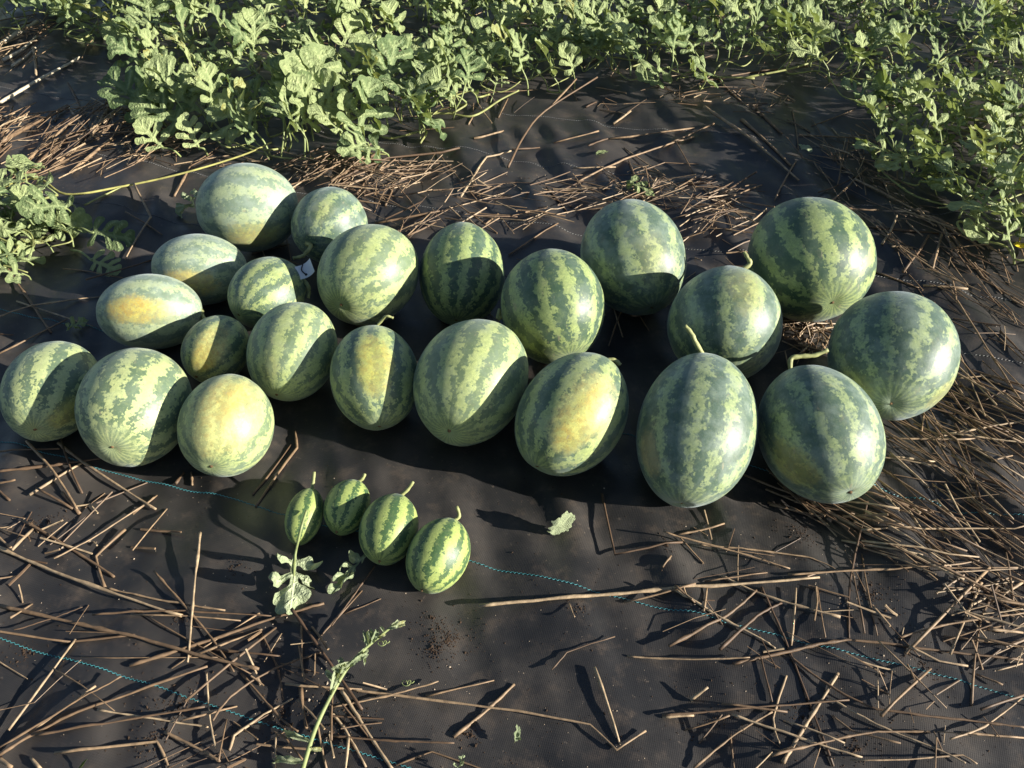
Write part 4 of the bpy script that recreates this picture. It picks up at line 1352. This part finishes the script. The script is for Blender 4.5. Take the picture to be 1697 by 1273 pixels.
# the tangled litter nobody could count: one object
LITTER = [
    ([(-20, 1060), (200, 1020), (440, 1010), (440, 1290), (-20, 1290)], 20, (1, -0.45), 0.5, (0.08, 0.36), 0.008),
    ([(-20, 800), (200, 790), (330, 900), (-20, 1000)], 10, (1, -0.2), 0.8, (0.05, 0.2), 0.006),
    ([(-40, 50), (80, 45), (90, 105), (-40, 125)], 45, (1, -0.45), 0.25, (0.10, 0.35), 0.04),
    # polygon in pixels on the ground, count, main direction in the picture, spread, length range, lift
    ([(215, 262), (330, 250), (420, 262), (620, 262), (760, 275), (900, 310), (1000, 275), (1120, 285), (1250, 310), (1240, 400), (1130, 370), (980, 360), (820, 400), (700, 400), (560, 345), (480, 300), (330, 290)], 200, (1, -0.12), 0.5, (0.05, 0.28), 0.022),
    ([(480, 262), (640, 262), (720, 275), (690, 300), (610, 335), (500, 300)], 95, (1, -0.30), 0.45, (0.08, 0.26), 0.03),
    ([(900, 330), (1000, 300), (1200, 300), (1250, 400), (1140, 400), (1120, 345), (960, 350)], 95, (1, -0.05), 0.6, (0.06, 0.25), 0.03),
    ([(1500, 660), (1590, 610), (1720, 640), (1720, 960), (1600, 950), (1490, 860), (1440, 820), (1480, 720)], 105, (1, 0.72), 0.28, (0.12, 0.44), 0.022),
    ([(1250, 800), (1440, 830), (1640, 950), (1720, 1010), (1600, 1010), (1400, 890)], 45, (1, 0.5), 0.2, (0.08, 0.30), 0.02),
    ([(1560, 940), (1720, 940), (1720, 1110), (1600, 1060)], 30, (1, -0.2), 0.7, (0.05, 0.2), 0.02),
    ([(420, 1040), (560, 1050), (640, 1160), (600, 1290), (380, 1290)], 25, (0.5, 0.8), 0.9, (0.03, 0.13), 0.015),
    ([(1300, 190), (1480, 310), (1697, 470), (1697, 600), (1450, 420), (1320, 320)], 60, (1, 0.75), 0.3, (0.06, 0.30), 0.02),
    ([(1380, 210), (1470, 230), (1490, 330), (1380, 300)], 80, (0.6, 0.7), 0.5, (0.04, 0.2), 0.03),
    ([(-30, 190), (110, 175), (200, 190), (330, 245), (240, 285), (-30, 320)], 190, (1, -0.75), 0.30, (0.08, 0.32), 0.04),
    ([(120, 180), (240, 180), (340, 250), (250, 270)], 110, (1, 0.5), 0.7, (0.05, 0.2), 0.03),
    ([(1290, 535), (1385, 545), (1375, 590), (1300, 600)], 70, (1, 0.2), 1.0, (0.03, 0.1), 0.015),
    ([(0, 860), (200, 880), (60, 1000), (0, 1000)], 14, (1, 0.6), 0.8, (0.02, 0.08), 0.005),
    ([(1100, 850), (1720, 1000), (1720, 1290), (1150, 1290)], 60, (1, 0.3), 0.9, (0.03, 0.16), 0.01),
    ([(1440, 400), (1700, 420), (1700, 620), (1580, 560)], 45, (1, 0.75), 0.5, (0.05, 0.22), 0.012),
    ([(1000, 150), (1300, 140), (1320, 200), (1000, 190)], 60, (1, -0.1), 0.7, (0.04, 0.2), 0.02),
    ([(420, 420), (1300, 420), (1300, 560), (420, 560)], 60, (1, 0.2), 0.9, (0.05, 0.18), 0.006),
    ([(-150, 60), (240, 110), (700, 230), (1000, 140), (1300, 140), (1500, 230), (1900, 300), (1950, -60), (-250, -60)], 800, (1, -0.1), 0.8, (0.05, 0.3), 0.05),
]
lv, lf = [], []
lrnd = random.Random(77)
keep = []
for poly, n, dr, spread, (l0, l1), lift in LITTER:
    wp = [tuple(gp(*p)[:2]) for p in poly]
    bx = (min(p[0] for p in wp), max(p[0] for p in wp))
    by = (min(p[1] for p in wp), max(p[1] for p in wp))
    done = 0
    while done < n:
        x, y = lrnd.uniform(*bx), lrnd.uniform(*by)
        if not inside(wp, x, y):
            continue
        done += 1
        px, py = to_px((x, y, 0))
        ang = math.atan2(dr[1], dr[0]) + lrnd.gauss(0, spread)
        q = gp(px + 10 * math.cos(ang), py + 10 * math.sin(ang))
        d = np.array([q[0] - x, q[1] - y])
        d /= np.linalg.norm(d)
        L = lrnd.uniform(l0, l1) * lrnd.uniform(0.6, 1.0)
        a = (x - d[0] * L / 2, y - d[1] * L / 2)
        b = (x + d[0] * L / 2, y + d[1] * L / 2)
        w = [a, b]
        if lrnd.random() < 0.09:
            t = lrnd.uniform(0.3, 0.7)
            k_ = lrnd.gauss(0, 0.12) * L
            w = [a, (a[0] + (b[0] - a[0]) * t - d[1] * k_, a[1] + (b[1] - a[1]) * t + d[0] * k_), b]
        r = lrnd.choice((0.0008, 0.0011, 0.0014, 0.0017, 0.0020, 0.0025))
        z0 = lrnd.random() ** 1.6 * lift
        sl = lrnd.gauss(0, 0.010)
        keep.append((w, r, max(0, z0 + sl), max(0, z0 - sl), len(poly), (px, py)))
# the ones that show largest become stalks of their own (up to the limit), the rest one tangle
near = sorted(range(len(keep)), key=lambda q: -math.dist(keep[q][0][0], keep[q][0][-1]) * keep[q][1] / (0.3 + keep[q][0][0][1] ** 2))
room = max(0, 300 - N_STALK)
own = set(near[:room])
for q, (w, r, z0, z1, _, (px, py)) in enumerate(keep):
    if q in own:
        grp = 'r' if py > 600 and px > 1240 and py < 900 else 'br' if px > 1100 and py >= 820 else 'bl' if py > 820 and px < 560 else 'bm' if py > 820 else 'tr' if px > 1280 else 'tc' if px > 440 and py < 430 else 'tl' if py < 400 else 'l'
        stalk(w, r, grp, z0, z1, None, 6, len(w) > 2)
    else:
        pts = stalk_path(w, r, z0, z1, q + 5000, 2)
        tube(lv, lf, pts, [r * lrnd.uniform(0.8, 1.15) for _ in pts], 5)
name_stalks()
tag(new_obj("straw_litter", mesh_from("straw_litter", lv, lf, M_STRAW, False)), "tangle of thin dry straw lying around the melons and under the vines", kind="stuff")

# ------------------------------------------------------------------ soil crumbs and chaff
def crumbs(name, label, mat, spots, n_wide, size, seed):
    rr = random.Random(seed)
    verts, faces = [], []
    pos = []
    for (px, py, rad, n) in spots:
        c = gp(px, py)
        for _ in range(n):
            q = abs(rr.gauss(0, 1)) * rad * rr.choice((0.45, 0.8, 1.3))
            t = rr.uniform(0, 6.283)
            pos.append((c[0] + q * math.cos(t), c[1] + q * math.sin(t), 1.0))
    for _ in range(n_wide):
        px, py = rr.uniform(-30, 1730), rr.uniform(180, 1300) if rr.random() < 0.3 else rr.uniform(760, 1300)
        c = gp(px, py)
        pos.append((c[0], c[1], 0.6))
    oct_v = [(1, 0, 0), (0, 1, 0), (-1, 0, 0), (0, -1, 0), (0, 0, 0.8), (0, 0, -0.5)]
    oct_f = [(0, 1, 4), (1, 2, 4), (2, 3, 4), (3, 0, 4), (1, 0, 5), (2, 1, 5), (3, 2, 5), (0, 3, 5)]
    for x, y, s in pos:
        r = size * s * rr.uniform(0.35, 1.0) * (2.0 if rr.random() < 0.05 else 1)
        t = rr.uniform(0, 6.283)
        el = rr.uniform(0.5, 1.0)
        b = len(verts)
        z = gz(x, y) + r * 0.25
        for (u, v, w) in oct_v:
            j = rr.uniform(0.7, 1.3)
            u, v = u * j, v * el * j
            verts.append((x + r * (u * math.cos(t) - v * math.sin(t)), y + r * (u * math.sin(t) + v * math.cos(t)), z + r * w * j * 0.7))
        faces += [tuple(q + b for q in f) for f in oct_f]
    tag(new_obj(name, mesh_from(name, verts, faces, mat, False)), label, kind="stuff")


crumbs("soil_crumbs", "brown soil crumbs in small heaps and scattered on the fabric", M_CRUMB,
       [(742, 1055, .035, 260), (718, 1075, .03, 120), (715, 1022, .02, 60), (300, 1170, .05, 200), (80, 870, .04, 140), (385, 945, .03, 60), (300, 1025, .02, 80), (40, 1080, .03, 120),
        (470, 1180, .05, 220), (260, 1230, .06, 200), (1180, 1190, .06, 60), (1330, 880, .05, 160), (1450, 980, .06, 200), (1330, 1190, .04, 100), (775, 1215, .02, 60), (1105, 910, .02, 40),
        (1420, 1240, .05, 100), (570, 1200, .06, 200), (960, 1010, .03, 40), (870, 300, .15, 60), (1530, 1100, .05, 120)], 3200, 0.0022, 3)
M_CHAFF = simple_material("pale_chaff", (0.42, 0.33, 0.24), 0.7, 0.3, 200, 0.4)
crumbs("chaff", "pale bits of chaff sprinkled over the fabric", M_CHAFF, [(1400, 1000, .3, 120), (500, 1150, .2, 100), (150, 900, .2, 60), (900, 290, .3, 60)], 420, 0.0020, 4)


# ------------------------------------------------------------------ white plastic plant tags
def plant_tag(label, center, u, v, w, h, hole):
    """thin bent card with a hole rim and a dark tie"""
    base = np.array([center[0], center[1], max(0.0, gz(center[0], center[1]))])
    root = new_obj("plant_tag", None)
    root.location = tuple(base)
    root.empty_display_size = 0.02
    tag(root, label, "plant tag", "white tags among the melons")
    u = np.array(u, float) / np.linalg.norm(u)
    v = np.array(v, float)
    v -= u * (u @ v)
    v /= np.linalg.norm(v)
    nn = np.cross(u, v)
    verts, faces = [], []
    N = 8
    for side in (0, 1):
        for i in range(N + 1):
            for s in (-0.5, 0.5):
                t = i / N - 0.5
                verts.append(center - base + u * t * w + v * s * h + nn * (0.012 * t * t * 4 * w / 0.06 + side * 0.0007))
    o2 = 2 * (N + 1)
    for i in range(N):
        a = 2 * i
        faces.append((a, a + 2, a + 3, a + 1))
        faces.append((o2 + a, o2 + a + 1, o2 + a + 3, o2 + a + 2))
        faces.append((a, o2 + a, o2 + a + 2, a + 2))
        faces.append((a + 1, a + 3, o2 + a + 3, o2 + a + 1))
    faces.append((0, 1, o2 + 1, o2))
    e_ = 2 * N
    faces.append((e_, o2 + e_, o2 + e_ + 1, e_ + 1))
    new_obj("card", mesh_from("card", verts, faces, M_TAG, False), root)
    if hole:
        tv, tf = [], []
        hc = center - base - u * w * 0.10 - v * h * 0.28 + nn * 0.0016
        tube(tv, tf, [hc - nn * 0.0006, hc + nn * 0.0010], 0.0036, 10)
        tube(tv, tf, spline([hc + nn * 0.002, hc + v * h * 0.4 + nn * 0.004 - u * 0.006, hc + v * h * 0.78 + nn * 0.003 + u * 0.004], 4), 0.0018, 5)
        new_obj("tie", mesh_from("tie", tv, tf, M_TAG_TIE), root)


plant_tag("white plastic tag with a dark tie behind the small striped melon", at_depth(508, 448, 2.38), at_depth(522, 440, 2.38) - at_depth(492, 457, 2.39), (0.1, 0.75, 0.6), 0.048, 0.042, True)
tc2 = gp(894, 427, 0.02)
plant_tag("white tag corner peeking over the dark boldly striped melon", tc2, (0.9, 0.2, 0.25), (0.0, 0.6, 0.8), 0.05, 0.036, False)
print("stalks", N_STALK, "objects", len(scene.objects))
